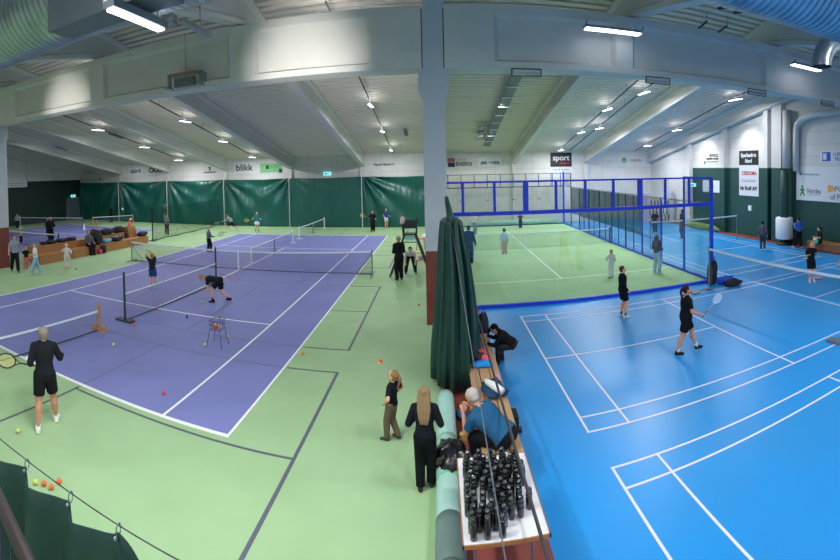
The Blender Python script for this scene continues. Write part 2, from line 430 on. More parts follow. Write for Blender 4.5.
tag(b.build('cable_tray', M['steel']), 'short steel tray with a looped cable behind the large hung light', 'cable tray')
led(5.65,-4.7,9.15,'led strip peeping over the top of the girder beside the pillar','y',1.2,p=70)
led(-5.0,-4.4,9.05,'small lit strip peeping over the girder below the spiral duct','y',.6,p=50)
for x, s in ((11.5,'below the girder next to the heating strip'),(15.65,'below the girder in line with the glass court lights'),(19.72,'below the girder beside the roof beam over the blue courts'),(23.7,'below the girder close to the green wall')):
    t = thing('bracket_light', (x,-6.0,7.0), 'small open black bracket light '+s, 'light')
    m = MB()
    for a,b_ in (((-.42,0,0),(.42,0,0)),((-.42,0,.2),(.42,0,.2)),((-.42,0,0),(-.42,0,.2)),((.42,0,0),(.42,0,.2))): m.tube(a,b_,.018,n=5)
    m.build('frame', M['black'], t)
    m = MB(); m.box(-.4,.03,.05,.4,.12,.14); m.build('lamp_body', M['steel'], t)
# warm light pools thrown up on the girder face
def spot(loc, target, e, ang, blend=.25, col=(1,.97,.92)):
    l = bpy.data.lights.new('spot_light','SPOT'); l.energy = e*LP; l.spot_size = R(ang); l.spot_blend = blend; l.color = col; l.shadow_soft_size = .08
    o = bpy.data.objects.new('spot_light', l); COL.objects.link(o); o.location = loc
    o.rotation_euler = (Vector(target)-Vector(loc)).to_track_quat('-Z','Y').to_euler(); return o
spot((5.1,-11.3,5.6),(5.15,-5.9,7.25),850,42,1); spot((-4.2,-11.3,5.6),(-4.7,-5.9,7.25),600,33,1)
spot((25.4,7.9,6.6),(26.9,7.9,4.6),60,95,.6); spot((25.4,3.2,7.0),(26.9,3.2,5.2),90,95,.6)
# ------------------------------------------------------------------ ducts, heater, things on the girder
def spiral(x0, x1, y, z, r):
    mb = MB(); prof = []; x = x0; Yv, Zv = Vector((0,1,0)), Vector((0,0,1)); rings = []
    while x < x1:
        for dx, dr in ((0,0),(.065,0),(.075,.008),(.09,.008)): rings.append(mb.ring((x+dx,y,z),Yv,Zv,r+dr,r+dr,32))
        x += .10
    return mb.loft(rings)
d = thing('air_duct',(0,-14.5,6.74),'round spiral steel air duct running across under the roof with a square box','air duct')
for a, b_ in ((-20,26.5),):
    o = spiral(a,b_,0,0,.55).build('duct_pipe', M['zinc'], d, True)
m = MB(); m.box(5.02,-.60,-.64,6.6,-.20,.62); m.build('plenum_box', M['duct_dark'], d)
for x in (-8,0,10,16,22): m = MB(); m.tube((x,0,.55),(x,0,deckz(-14.5)-6.80),.012); m.build('hanger', M['steel'], d)
m = MB(); rings = []
for k in range(9):
    t = PI/2*k/8; c = Vector((18.26-.71*math.cos(t),-11.0,6.92+.71*math.sin(t)))
    rings.append(m.ring(c, Vector((0,1,0)), Vector((math.cos(t),0,-math.sin(t))), .26,.26,20))
m.loft(rings, caps=False); m.tube((18.26,-11,7.63),(23.5,-11,7.63),.26,n=20)
tag(recalc(m.build('duct_elbow', M['zinc'], None, True)), 'bent blue-grey duct elbow above the girder by the green wall', 'air duct')
ht = thing('radiant_heater', (12.45,0,0), 'long grey radiant heating strip hung below the roof over the glass court', 'heater')
y = .6; k = 0
while y < 12.6:
    m = MB(); z = hz(y,.45); z2 = hz(y+1.35,.45)
    m.add([(-.24,y,z),(.24,y,z-.05),(.24,y+1.3,z2-.05),(-.24,y+1.3,z2),(-.24,y,z+.06),(.24,y,z+.01),(.24,y+1.3,z2+.01),(-.24,y+1.3,z2+.06)],[(0,3,2,1),(4,5,6,7),(0,1,5,4),(1,2,6,5),(2,3,7,6),(3,0,4,7)])
    m.build('heater_panel', M['duct_dark'], ht)
    m = MB(); m.box(-.3,y-.05,z-.07,.3,y+.06,z-.02); m.tube((-.26,y,z),(-.26,y,hz(y,.01)),.012); m.build('bracket', M['white'], ht)
    y += 1.4
m = MB()
for yy in (8.6,9.6,10.6): m.box(11.55,yy,hz(yy,.5),11.95,yy+.7,hz(yy,.35))
tag(m.build('roof_fan_unit', M['steel']), 'small stepped metal unit beside the heating strip over the glass court', 'heater unit')
for x, y, s in ((-12.6,6.4,'over the divider net'),(-20.4,8.1,'over the far purple court'),(7.0,9.9,'beside the pillar'),(22.2,9.5,'over the blue courts')):
    m = MB(); m.obox((x,y,hz(y,.3)),(.12,.75,.03),Matrix.Rotation(-.19,3,'X')); m.tube((x,y,hz(y,.3)),(x,y,hz(y,.01)),.01)
    tag(m.build('unlit_panel', M['duct_dark']), 'unlit dark panel hanging below the roof '+s, 'panel')
t = thing('goal_frame', (1.32,-6.16,7.25), 'small steel stand with a wooden top hooked on the girder flange', 'stand')
m = MB()
for x in (-.6,.6):
    m.box(x-.06,-.09,0,x+.06,-.03,.45); m.box(x-.06,-.3,-.02,x+.1,-.03,.05)
m.box(-.6,-.09,.36,.6,-.04,.42); m.box(.6,-.06,.1,.72,.1,.4); m.build('frame', M['steel'], t)
m = MB(); m.box(-.62,-.16,.42,.62,.1,.47); m.build('top', M['wood'], t)
m = MB(); m.box(-.45,-.02,.05,.3,.1,.34); m.tube((0,0,.47),(0,0,1.7),.008); m.build('back_plate', M['duct_dark'], t)
# second pair of tracks above the near roof
m = MB()
for x in (17.7,18.35): m.tube((x,-6.4,hz(-6.4,.35)),(x,-13,hz(-13,.35)),.05,n=6)
for x in (17.7,18.35):
    for yy in (-7,-9,-11): m.tube((x,yy,hz(yy,.35)),(x,yy,hz(yy,.01)),.012,n=4)
tag(m.build('light_track', M['dark_metal']), 'pair of dark roof tracks above the girder over the blue courts', 'light track')
# ------------------------------------------------------------------ curtains on the far wall
def bay(x0, x1, label, pins, seed):
    rr = random.Random(seed); mb = MB(); nx, nz = int((x1-x0)*26), 44; vsx = []
    ph = [rr.random()*6 for _ in range(6)]
    for j in range(nz+1):
        z = .02 + (3.98)*j/nz
        for i in range(nx+1):
            x = x0 + (x1-x0)*i/nx; d = 0
            for px in (x0,x1):
                dx, dz = abs(x-px), 4.15-z; rad = math.hypot(dx,dz); th = math.atan2(dx,dz)
                wgt = pins[0] if px == x0 else pins[1]
                d += wgt*.13*math.sin(th*(13 if px==x0 else 11)+ph[0]*(px==x0)+ph[1])*math.exp(-rad/4.2)*min(1,rad/.7)
            d += .022*math.sin(x*4+ph[2]+.9*math.sin(z*1.4)) + .006*math.sin(x*15+ph[3]+z*.5)
            e = min(1,(x-x0)/.3,(x1-x)/.3); sag = .10*(math.sin(PI*(x-x0)/(x1-x0)))*(j/nz)
            vsx.append((x, 16.42 + d*max(0,e), z - sag*.6))
    W = nx+1
    mb.add(vsx, [(j*W+i, j*W+i+1, (j+1)*W+i+1, (j+1)*W+i) for j in range(nz) for i in range(nx)])
    o = mb.build('wall_curtain', M['curtain'], None, True)
    so = o.modifiers.new('s','SOLIDIFY'); so.thickness = .012
    return tag(o, label, 'curtain', 'green curtains hung along the far wall')
bay(-26.85,-21.05,'green curtain bay in the corner beside the grey door',(.4,1.3),1)
bay(-20.97,-15.05,'green curtain bay under the two dark word signs',(1.4,1.2),2)
bay(-14.97,-9.03,'green curtain bay under the small dark emblem sign',(1.2,.8),3)
bay(-8.97,-3.03,'green curtain bay under the word blikk and the green sign',(1.3,1.5),4)
bay(-2.97,2.97,'smooth green curtain bay under the lit exit sign',(.15,.1),5)
bay(3.03,8.9,'green curtain bay beside the white pillar, folds fanning from one corner',(2.0,.2),6)
for x in (-21,-15,-9,-3,3):
    m = MB(); m.tube((x,16.25,0),(x,16.25,4.1),.022,n=6)
    tag(m.build('curtain_pole', M['white']), 'thin pale pole between curtain bays %s' % {-21:'nearest the grey door',-15:'by the two dark word signs',-9:'by the word blikk',-3:'by the green sign',3:'nearest the exit sign on its pillar side'}[x], 'pole')
# the gathered divider curtain at the pillar, on its cable
m = MB(); m.path([(9.2,-5.87,3.64),(9.22,-16.51,2.6),(9.222,-17.5,2.5)],.0038,6)
tag(m.build('curtain_cable', M['steel']), 'thin steel cable running from the pillar over the bottles', 'cable')
def gathered(cx, cy, rings_, n, seed, name, label, mt):
    rr = random.Random(seed); mb = MB(); rings = []
    ph = [rr.random()*6 for _ in range(4)]
    for (z, rx, ry, ox, oy, amp) in rings_:
        rg = []
        for i in range(n):
            a = 2*PI*i/n; q = 1 + amp*(math.sin(11*a+ph[0]+.25*z)+.5*math.sin(19*a+ph[1]-.3*z)+.4*math.sin(5*a+ph[2]+z))
            rg.append(Vector((cx+ox+rx*q*math.cos(a), cy+oy+ry*q*math.sin(a), z)))
        rings.append(rg)
    mb.loft(rings); return tag(mb.build(name, mt, None, True), label, 'curtain')
gathered(9.2,-8.9,[(.10,.50,1.0,.05,0,.10),(.5,.49,1.0,.05,0,.11),(1.2,.43,1.0,.06,0,.12),(1.9,.37,.95,.06,0,.13),(2.5,.31,.85,.05,-.05,.13),(3.0,.25,.75,.02,-.05,.12),(3.28,.22,.65,.01,-.05,.10),(3.34,.17,.6,.01,-.05,.1)],120,3,'divider_curtain','dark green divider curtain gathered in a thick bundle beside the white pillar',M['curtain_dark'])
m = MB(); m.loft([m.ring(c,Vector((1,0,0)),Vector((0,1,0)),a,b_,20) for c,a,b_ in (((9.22,-9.3,3.30),.09,.22),((9.18,-9.1,3.5),.07,.18),((9.15,-8.85,3.66),.06,.14),((9.13,-8.6,3.80),.04,.12))])
tag(m.build('curtain_strap', M['curtain_dark'], None, True), 'narrow green tail of curtain rising from the bundle to the cable', 'curtain')
# curtain on its own cable below the balcony
m = MB(); m.path([(2,-16.67,2.50),(6,-16.69,2.5),(9.0,-16.69,2.50)],.0038,6)
cbl = m.build('curtain_cable', M['dark_metal']); tag(cbl, 'thin dark cable with rings along the curtain below the balcony', 'cable')
ringx = [4.9,5.3,5.7,6.1,6.5,6.93,7.31]
m = MB(); cols_ = []; N_ = 18
xs = []
for k in range(len(ringx)-1):
    for i in range(N_):
        t = i/N_; x = ringx[k]+(ringx[k+1]-ringx[k])*t
        s = .04+.13*(1-t)**.8*min(1,t/.05) if t > 0 else .035
        xs.append((x, 2.5-s, k, t))
xs.append((7.31,2.465,6,0))
for i in range(1,14): xs.append((7.31+.03*i, 2.465-.006*i-.0026*i*i, 6, i/14))
nz = 14; vsx = []
for (x, zt, k, t) in xs:
    for j in range(nz+1):
        q = j/nz; z = zt*(1-q) + .05*q
        vsx.append((x, -16.70 + (.05*math.sin(2*PI*t*1.0+k)+.03*math.sin(14*x))*min(1,q*4+.1), z))
W = nz+1
m.add(vsx, [(a*W+j, a*W+j+1, (a+1)*W+j+1, (a+1)*W+j) for a in range(len(xs)-1) for j in range(nz)])
o = m.build('balcony_curtain', mat('curtain_deep','#0B3430',.55,col2='#0E3A35',scale=1.5), None, True); so = o.modifiers.new('s','SOLIDIFY'); so.thickness=.006
tag(o, 'dark green scalloped curtain hung from rings below the balcony', 'curtain')
for i, x in enumerate(ringx[3:]):
    m = MB(); pts = [(x+.0, -16.69+.018*math.sin(a), 2.475+.035*math.cos(a)) for a in [2*PI*k/12 for k in range(13)]]
    m.path(pts,.004,6); m.ball((x,-16.715,2.44),.012)
    tag(m.build('curtain_ring', M['steel']), ('first','second','third','fourth')[i]+' metal ring along the scalloped curtain, counted towards the tennis court corner' if False else 'metal ring clipping the scalloped curtain to its cable', 'ring', 'metal rings on the curtain cable')
m = MB(); A, B_ = Vector((7.45,-17.605,3.3)), Vector((8.3,-17.86,3.3)); m.tube(A,B_,.022,n=10)
rail = thing('balcony_railing', (0,0,0), 'dark brown balcony railing with thin bars in front of the scalloped curtain', 'railing')
m.build('handrail', mat('rail_brown','#3A2F31',.4,metal=.4), rail)
for k in range(9):
    p = A.lerp(B_, k/8); m = MB(); m.tube(p,(p.x,p.y,2.3),.006,n=5); m.build('baluster', M['dark_metal'], rail)
# ------------------------------------------------------------------ padel court cage
M['screen'] = netmat('windscreen', '#1D4B49', .05, .019, 'YZ')
def padel():
    root = thing('padel_cage', (PX,PY,0), 'blue framed glass cage around the padel court', 'sports cage')
    W_, L_ = 10.0, 20.0
    B, D = M['padelblue'], M['padeldark']
    def post(x, y, z0, z1, w_=.03, mt=B):
        m = MB(); m.box(x-w_,y-w_,z0,x+w_,y+w_,z1); m.build('post', mt, root)
    def railx(y, z, h, mt, d=.03): m = MB(); m.box(0,y-d,z,W_,y+d,z+h); m.build('rail', mt, root)
    def raily(x, y0, y1, z, h, mt, d=.03): m = MB(); m.box(x-d,y0,z,x+d,y1,z+h); m.build('rail', mt, root)
    # near end wall
    for k in range(1,10): post(k,0,3.05,3.97,.075 if k in (3,7) else .04)
    post(0,0,0,4,.05); post(W_,0,0,4,.055)
    railx(0,3.95,.06,B); railx(0,2.93,.12,B,.05); railx(-.06,3.0,.04,M['padelblue'],.02); railx(0,.0,.10,B,.05)
    for k in range(5):
        m = MB(); m.box(2*k+.01,-.006,.1,2*k+1.99,.006,2.93); m.build('glass_panel', M['glass'], root)
    m = MB(); m.box(.02,-.002,3.05,W_-.02,.002,3.95); m.build('mesh_panel', M['mesh_wire'], root)
    # far end wall
    for k in range(0,10): post(k,L_,3.0,4,.025,D)
    post(W_,L_,0,4.1,.06,B)
    railx(L_,3.96,.04,D,.02); railx(L_,2.95,.07,D,.03); railx(L_,0,.1,D)
    for k in range(5):
        m = MB(); m.box(2*k+.01,L_-.006,.1,2*k+1.99,L_+.006,2.95); m.build('glass_panel', M['glass'], root)
        for z in (1.0,2.0): m = MB(); m.box(2*k-.12,L_-.03,z,2*k+.12,L_-.01,z+.04); m.build('glass_clamp', D, root)
    m = MB(); m.box(.02,L_-.002,3.0,W_-.02,L_+.002,3.96); m.build('mesh_panel', M['mesh_wire'], root)
    # side walls
    for x in (W_, 0):
        for y in (2,4,6,8,10,12,14,16,18):
            mt = B if y <= 6 else D
            post(x,y,0,4.0 if y in (2,18) else 3.0,.032,mt)
            if y in (6,8,10,12,14): post(x,y+1,0,3.0,.02,D)
        for a, b_, z in ((0,2,3.95),(18,20,3.95),(0,20,2.95)): raily(x,a,b_,z,.05,B if z>3 and a==0 else M['steel'] if z<3 else D)
        raily(x,0,20,0,.10,B,.04); raily(x,4,16,1.0,.03,D,.015)
        for a, b_, z in ((0,2,2.95),(2,4,2.95),(16,18,2.95),(18,20,2.95)):
            m = MB(); m.box(x-.006,a+.03,.1,x+.006,b_-.03,z); m.build('glass_panel', M['glass'], root)
        m = MB(); m.box(x-.002,4,.1,x+.002,16,2.95); m.build('mesh_panel', M['mesh_wire_y'], root)
        m = MB(); m.box(x-.006,6,1.02,x-.003,18,2.93); m.build('windscreen', M['screen'], root)
        for a in (0,18):
            m = MB(); m.box(x-.002,a+.03,3,x+.002,a+1.97,3.95); m.build('mesh_panel', M['mesh_wire_y'], root)
    # the white ladder-like frame in the far corner
    for x in (9.2,9.85): m = MB(); m.box(x-.03,L_+.3,2.9,x+.03,L_+.35,4.0); m.build('corner_post', B, root)
padel()
def net(name, p0, p1, zt, zb, label, cat, post=None, tape_h=.05, mt='net', sag=.0, posts=True, group=None, drop=0, bottom=False, base=None):
    'net between two ground points, in its own x-z plane'
    p0, p1 = Vector((*p0,0)), Vector((*p1,0)); d = p1-p0; L = d.length; rz = math.atan2(d.y,d.x)
    t = thing(name, p0, label, cat, rz, group); n = 24
    m = MB(); vsx = []
    for i in range(n+1):
        x = L*i/n; s = sag*math.sin(PI*i/n); vsx += [(x,0,zb),(x,0,zt-s)]
    m.add(vsx, [(2*i,2*i+2,2*i+3,2*i+1) for i in range(n)]); m.build('netting', M[mt], t)
    m = MB()
    for i in range(n):
        a, b_ = L*i/n, L*(i+1)/n; s0, s1 = sag*math.sin(PI*i/n), sag*math.sin(PI*(i+1)/n)
        m.add([(a,-.008,zt-s0-tape_h),(a,.008,zt-s0-tape_h),(a,.008,zt-s0),(a,-.008,zt-s0),(b_,-.008,zt-s1-tape_h),(b_,.008,zt-s1-tape_h),(b_,.008,zt-s1),(b_,-.008,zt-s1)],
              [(0,4,5,1),(1,5,6,2),(2,6,7,3),(3,7,4,0)])
    m.build('top_band', M['tape'], t)
    if bottom:
        m = MB(); m.tube((0,0,zb),(L,0,zb),.018,n=6); m.build('bottom_cord', M['dark_metal'], t)
    return t, L
# padel net
t, L = net('padel_net', (PX+.12,PY+10), (PX+9.88,PY+10), .90,.03, 'dark padel net with a white top band across the glass court', 'net', sag=.04)
for x in (0,L): m = MB(); m.box(x-.035,-.035,0,x+.035,.035,.94); m.build('post', M['padeldark'], t)
m = MB(); m.box(L/2-.025,-.012,0,L/2+.025,.012,.86); m.build('centre_strap', M['tape'], t)
# main tennis net on a free-standing frame
t, L = net('tennis_net', (-6.1,-.1), (6.1,.3), 1.02,.06, 'full-width tennis net standing across the purple court on a steel frame', 'net', sag=.12, bottom=True, tape_h=.07)
for x, s in ((0,-1),(L,1)):
    m = MB(); m.tube((x,0,0),(x,0,1.07),.03); m.tube((x,-.5,.03),(x,.5,.03),.025); m.tube((x-s*0,0,.03),(x-s*.75,0,.03),.03); m.tube((x,0,.85),(x-s*.75,0,.04),.022)
    m.build('end_frame', M['steel'], t)
m = MB(); m.box(L/2-.03,-.015,0,L/2+.03,.015,.9); m.build('centre_strap', M['tape'], t)
t, L = net('tennis_net', (-24.6,.1), (-12.0,0), 1.02,.06, 'tennis net across the far purple court behind the wooden steps', 'net', sag=.12, bottom=True, tape_h=.07)
for x in (0,L): m = MB(); m.tube((x,0,0),(x,0,1.07),.045); m.build('post', M['dark_metal'], t)
# short practice nets
def base_post(x, h, t, mt='dark_metal', foot=True):
    m = MB(); m.box(x-.025,-.025,0,x+.025,.025,h); m.build('post', M[mt], t)
    if foot: m = MB(); m.box(x-.1,-.32,0,x+.1,.32,.06); m.build('foot', M[mt], t)
t, L = net('mini_net', (.02,-8.0), (.28,-2.6), .85,.03, 'practice net between two tall black posts near the ball basket', 'net', mt='net_light', tape_h=.035, bottom=True)
base_post(0,1.5,t); base_post(L,1.5,t)
m = MB(); m.path([(.03,.03,.84),(.10,.04,.45),(.02,.02,.05)],.01); m.build('tie_cord', M['tape'], t)
def wood_post(x, t, h=.78):
    m = MB(); m.box(x-.05,-.035,0,x+.05,.035,h); m.box(x-.06,-.26,0,x+.06,.26,.09); m.box(x-.055,-.26,.09,x+.055,-.10,.17); m.box(x-.055,.10,.09,x+.055,.26,.17)
    m.build('wooden_stand', M['postwood'], t)
t, L = net('mini_net', (-.02,-9.12), (-.3,-14.6), .60,.04, 'low practice net tied to a wooden stand beside the coach in black', 'net', mt='net_light', tape_h=.05, bottom=True); wood_post(0,t); wood_post(L,t)
for a, b_, lab in (((-.1,1.8),(-.1,8.3),'practice net on white posts just beyond the full-width net'),((-.2,10.0),(0,15.9),'practice net on white posts running up to the far curtain')):
    t, L = net('mini_net', a, b_, .78,.03, lab, 'net', mt='net_light', tape_h=.05, sag=.03)
    for x in (0,L/2,L):
        m = MB(); m.box(x-.03,-.03,0,x+.03,.03,.84 if x!=L/2 else .8); m.box(x-.04,-.2,0,x+.04,.2,.03); m.build('post', M['white'] if x!=L/2 else M['steel'], t)
t, L = net('mini_net', (-21.2,12.6), (-19.0,16.0), .72,.25, 'low practice net with a wooden stand in front of the far curtain', 'net', mt='net_light'); wood_post(L,t); wood_post(0,t)
t, L = net('mini_net', (-19.3,9.4), (-25.0,6.75), 1.0,.3, 'pale practice net with a tall dark post on the far purple court', 'net', mt='net_light', tape_h=.04); base_post(0,1.75,t); base_post(L,1.15,t,'white')
m = MB(); m.box(-18.62,10.28,0,-18.5,10.4,.75); m.box(-18.65,10.05,0,-18.47,10.6,.1); tag(m.build('wooden_stand', M['postwood']), 'lone wooden stand on the far purple court near the tall dark post', 'stand')
m = MB(); m.lathe([(.02,.55),(.08,.1),(.15,.05),(.15,0)],10,(-19.0,9.2,0)); tag(m.build('white_bag', M['white'],None,True), 'white sack at the foot of the tall dark post', 'sack')
# badminton nets
def badnet(a, b_, label, grp=None, z=1.5, feet=True):
    t, L = net('badminton_net', a, b_, z,z-.72, label, 'net', mt='badnet', tape_h=.075, sag=.03)
    for x, s in ((0,1),(L,-1)):
        m = MB(); m.tube((x,0,0),(x,0,z+.05),.022); m.build('post', M['steel'], t)
        if feet: m = MB(); m.box(x-.12,-.12,0,x+.12,.12,.03); m.tube((x,0,.05),(x-s*.0,.75,.05),.03); m.box(x-.2,.55,0,x+.2,.8,.06); m.build('foot', M['steel'], t)
badnet((18.25,-11.45),(17.98,-5.4),'badminton net across the blue court beside the glass cage corner')
badnet((19.75,2.63),(25.55,2.63),'badminton net in front of the green wall beyond the glass cage',feet=False)
# divider net between the tennis courts, drawn back
t = thing('divider_net', (-9.5,6.4,0), 'dark see-through divider net between the purple courts, reaching the far curtain', 'net')
m = MB(); n=30; vsx = []
for i in range(n+1):
    y = 9.9*i/n; x = .12*math.sin(y*2.6); vsx += [(x,y,.02),(x,y,2.3)]
m.add(vsx, [(2*i,2*i+2,2*i+3,2*i+1) for i in range(n)]); m.build('netting', M['divnet'], t)
m = MB(); m.box(-.03,-.03,0,.03,.03,2.3); m.box(-.2,-.2,0,.2,.2,.04); m.build('post', M['black'], t)
m = MB(); m.path([(.12*math.sin(9.9*i/12*2.6),9.9*i/12,.05) for i in range(13)],.03); m.build('bottom_roll', M['curtain_dark'], t)
# ------------------------------------------------------------------ right wall: heater, pipes, signs
hb = thing('wall_drum', (26.62,-.35,0), 'white upright drum heater with a green pipe on the green wall', 'heater')
m = MB(); m.lathe([(.0,.30),(.42,.32),(.5,.38),(.5,1.48),(.46,1.54),(0,1.54)],28); 
m.build('drum', M['white'], hb, True)
m = MB(); m.lathe([(.22,1.52),(.26,1.6),(.26,2.9),(.24,4.2)],20,(-.0,.0,0)); m.lathe([(.275,2.5),(.275,2.53)],20); m.build('pipe', M['dgreen_wall'], hb, True)
m = MB(); m.lathe([(.4,0),(.45,.06),(.4,.16),(0,.16)],20,(0,0,.0)); m.lathe([(.08,.1),(.08,.33)],8); m.build('base', M['black'], hb)
m = MB(); m.path([(26.88,-1.0,4.15),(26.88,-1.0,6.3),(26.86,-1.1,6.7),(26.8,-1.5,7.0),(26.7,-2.4,7.15),(26.6,-4.8,7.2)],.17,14)
tag(m.build('down_pipe', M['white_wall'], None, True), 'white bent pipe running down the wall above the drum heater', 'pipe')
m = MB()
for x in (26.80,): m.tube((x,-.35,4.3),(x,-.35,7.6),.24,n=18)
tag(m.build('vent_pipe', M['white_wall'], None, True), 'wide pale vertical pipe above the drum heater', 'pipe')
def txt(s, size, col, parent, loc, rot, bold=0, align='CENTER', width=None, name='lettering', serif=False):
    c = bpy.data.curves.new(name,'FONT'); c.body = s; c.size = size; c.align_x = align; c.align_y = 'CENTER'; c.extrude = .004; c.offset = bold
    c.materials.append(col); o = bpy.data.objects.new(name, c); COL.objects.link(o); o.parent = parent; o.location = loc; o.rotation_euler = rot
    if width:
        bpy.context.view_layer.update(); w = o.dimensions.x
        if w > 0: o.scale = (width/w, 1, 1)
    return o
INK = mat('ink_black','#1B1C22',.6); NAVY = mat('ink_navy','#26305A',.6); REDI = mat('ink_red','#B5322F',.6); BLUEI = mat('ink_blue','#2A4FB4',.6); GREYI = mat('ink_grey','#8C909C',.6)
GREENI = mat('ink_green','#3E8F55',.6); ORANGE = mat('ink_orange','#E6A35A',.6); SIGNW = mat('sign_white','#D6D9E0',.6); SIGNK = mat('sign_black','#121316',.5); SGREEN = mat('sign_green','#6FB27C',.6)
FW = YF-.012; RF = (PI/2,0,0)            # far wall, read from the south
RW = (PI/2,0,-PI/2)                       # right wall, read from the west
def farsign(name, x0, x1, z0, z1, label, face=None, y=FW):
    t = thing(name, ((x0+x1)/2, y, (z0+z1)/2), label, 'sign')
    if face: m = MB(); m.box(-(x1-x0)/2,-.012,-(z1-z0)/2,(x1-x0)/2,.008,(z1-z0)/2); m.build('board', face, t)
    return t
t = farsign('wall_sign',-8.2,-6.2,4.5,5.5,'white sign with the dark lower-case word blikk on the far wall',SIGNW); txt('blikk',.78,INK,t,(-.0,-.02,-.02),RF,.012,width=1.6)
t = farsign('wall_sign',-5.7,-3.75,4.5,5.3,'green banner with a small dark square at its end, beside the word blikk',SGREEN); txt('BLICK',.34,mat('ink_pale_green','#4D9370',.6),t,(.3,-.02,.08),RF,width=.75)
m = MB(); m.box(-.45,-.02,-.08,-.18,-.012,.22); m.build('emblem', INK, t); m = MB(); m.box(.72,-.03,-.42,1.0,-.012,-.1); m.build('dark_square', SIGNK, t)
t = farsign('wall_sign',3.9,5.6,4.75,5.1,'small dark blue word on the bare wall beside the white pillar',None); txt('Handelsbanken',.3,NAVY,t,(0,0,0),RF,.008,width=1.65)
t = farsign('wall_sign',-19.9,-18.2,4.7,5.4,'pale blue sign with dark blue letters above the corner curtain',SIGNW); txt('tjäril',.55,NAVY,t,(0,-.02,0),RF,.012,width=1.35)
t = farsign('wall_sign',-17.6,-15.6,4.7,5.4,'sign with bold black capitals half hidden by a roof beam',None); txt('ÖUR',.62,INK,t,(0,-.02,0),RF,.02,width=1.6)
t = farsign('wall_sign',-11.4,-9.8,4.5,5.3,'small dark emblem over a line of tiny letters on the far wall',None); txt('LANDFORS',.2,NAVY,t,(0,-.01,-.2),RF,.004,width=1.2)
m = MB(); m.prism([(-.16,-.02),(.16,-.02),(.05,.12),(.16,.2),(.0,.32),(-.16,.2),(-.02,.12)],-.012,0,lambda a,b,u:(a,u,b)); m.build('emblem', NAVY, t)
t = farsign('wall_sign',-26.3,-24.6,4.7,5.3,'faint dark sign in the corner above the first curtain bay',None); txt('PITEÅ IF',.28,INK,t,(0,-.01,.1),RF,width=1.3)
m = MB(); m.box(1.4,-.01,-.72,1.6,0,-.45); m.build('red_mark', REDI, t)
t = farsign('wall_sign',9.7,11.75,4.5,5.4,'red and blue sign with the word energi behind the glass court',None)
txt('ENERGI',.4,NAVY,t,(.32,0,-.13),RF,.01,width=1.25); txt('PITE',.25,GREYI,t,(.15,0,.2),RF,width=.6)
m = MB(); m.box(-.95,-.012,.05,-.4,0,.35); m.build('red_block', mat('soft_red','#A0525C',.6), t); m = MB(); m.box(-.95,-.012,-.35,-.4,0,0); m.build('blue_block', NAVY, t)
t = farsign('wall_sign',12.2,14.0,4.55,5.3,'pale sign with black ridged lettering and an arched outline',SIGNW); txt('JÄRN & BORGS',.3,INK,t,(0,-.02,-.05),RF,.014,width=1.5)
m = MB(); m.path([(-.45,-.02,.1),(-.2,-.02,.25),(0,-.02,.28),(.2,-.02,.25),(.45,-.02,.1)],.012,4); m.build('arch', REDI, t)
t = farsign('wall_sign',18.0,19.8,4.5,5.65,'black square sign with the white word sport over red letters',SIGNK); txt('sport',.62,SIGNW,t,(0,-.02,.14),RF,.014,width=1.4); txt('ringen',.26,REDI,t,(.3,-.02,-.28),RF,.01,width=.85)
t = farsign('wall_sign',18.0,19.8,4.12,4.42,'narrow white strip with dark words under the black sport sign',SIGNW); txt('Time & Outdoor',.22,INK,t,(0,-.02,0),RF,width=1.5)
t = farsign('wall_sign',24.0,26.3,4.6,5.35,'grey wall lettering with a small green and blue swirl by the corner',None); txt('THOREN',.32,GREYI,t,(.45,0,0),RF,.008,width=1.1)
m = MB(); m.lathe([(.2,0),(.2,.01)],14,(0,0,0)); 
m = MB(); m.prism([(-.65+.2*math.cos(a),.02+.22*math.sin(a)) for a in [2*PI*k/14 for k in range(14)]],-.012,0,lambda a,b,u:(a,u,b)); m.build('swirl', GREENI, t)
m = MB(); m.prism([(-.66+.11*math.cos(a),-.03+.12*math.sin(a)) for a in [2*PI*k/12 for k in range(12)]],-.018,-.012,lambda a,b,u:(a,u,b)); m.build('swirl_core', mat('soft_blue','#6FB3C8',.6), t)
EX = mat('exit_glow','#8FE6F2',.4,emit=1.2); EXG = mat('exit_green','#1F8F6A',.5)
def exitsign(loc, rz, label):
    t = thing('exit_sign', loc, label, 'exit sign', rz); m = MB(); m.box(-.3,-.05,-.13,.3,.04,.13); m.build('light_box', EX, t)
    m = MB(); m.box(-.2,-.056,-.07,-.05,-.051,.07); m.prism([(.02,-.07),(.2,0),(.02,.07)],-.056,-.051,lambda a,b,u:(a,u,b)); m.build('running_symbol', EXG, t)
exitsign((.15,YF-.08,4.3),0,'lit pale blue exit sign above the smooth curtain bay')
exitsign((26.95,9.6,3.05),-PI/2,'small lit exit sign above the far end of the blue courts')
exitsign((-26.9,15.5,2.6),PI/2,'small lit exit sign above the grey door')
def rightsign(y0, y1, z0, z1, label, face):     # y0 nearer the far wall
    t = thing('wall_sign', (XR-.014,(y0+y1)/2,(z0+z1)/2), label, 'sign', -PI/2); h = (y0-y1)/2
    if face: m = MB(); m.box(-h,-.012,-(z1-z0)/2,h,.008,(z1-z0)/2); m.build('board', face, t)
    return t
RL = (PI/2,0,0)
t = rightsign(4.32,2.42,4.5,5.41,'black sign with white two-line lettering on the green wall side',SIGNK); txt('Sparbanken',.33,SIGNW,t,(0,-.02,.16),RL,.012,width=1.5); txt('Nord',.33,SIGNW,t,(0,-.02,-.2),RL,.012,width=.65)
t = rightsign(4.32,2.40,2.55,4.49,'tall white banner with red lettering below the black two-line sign',SIGNW)
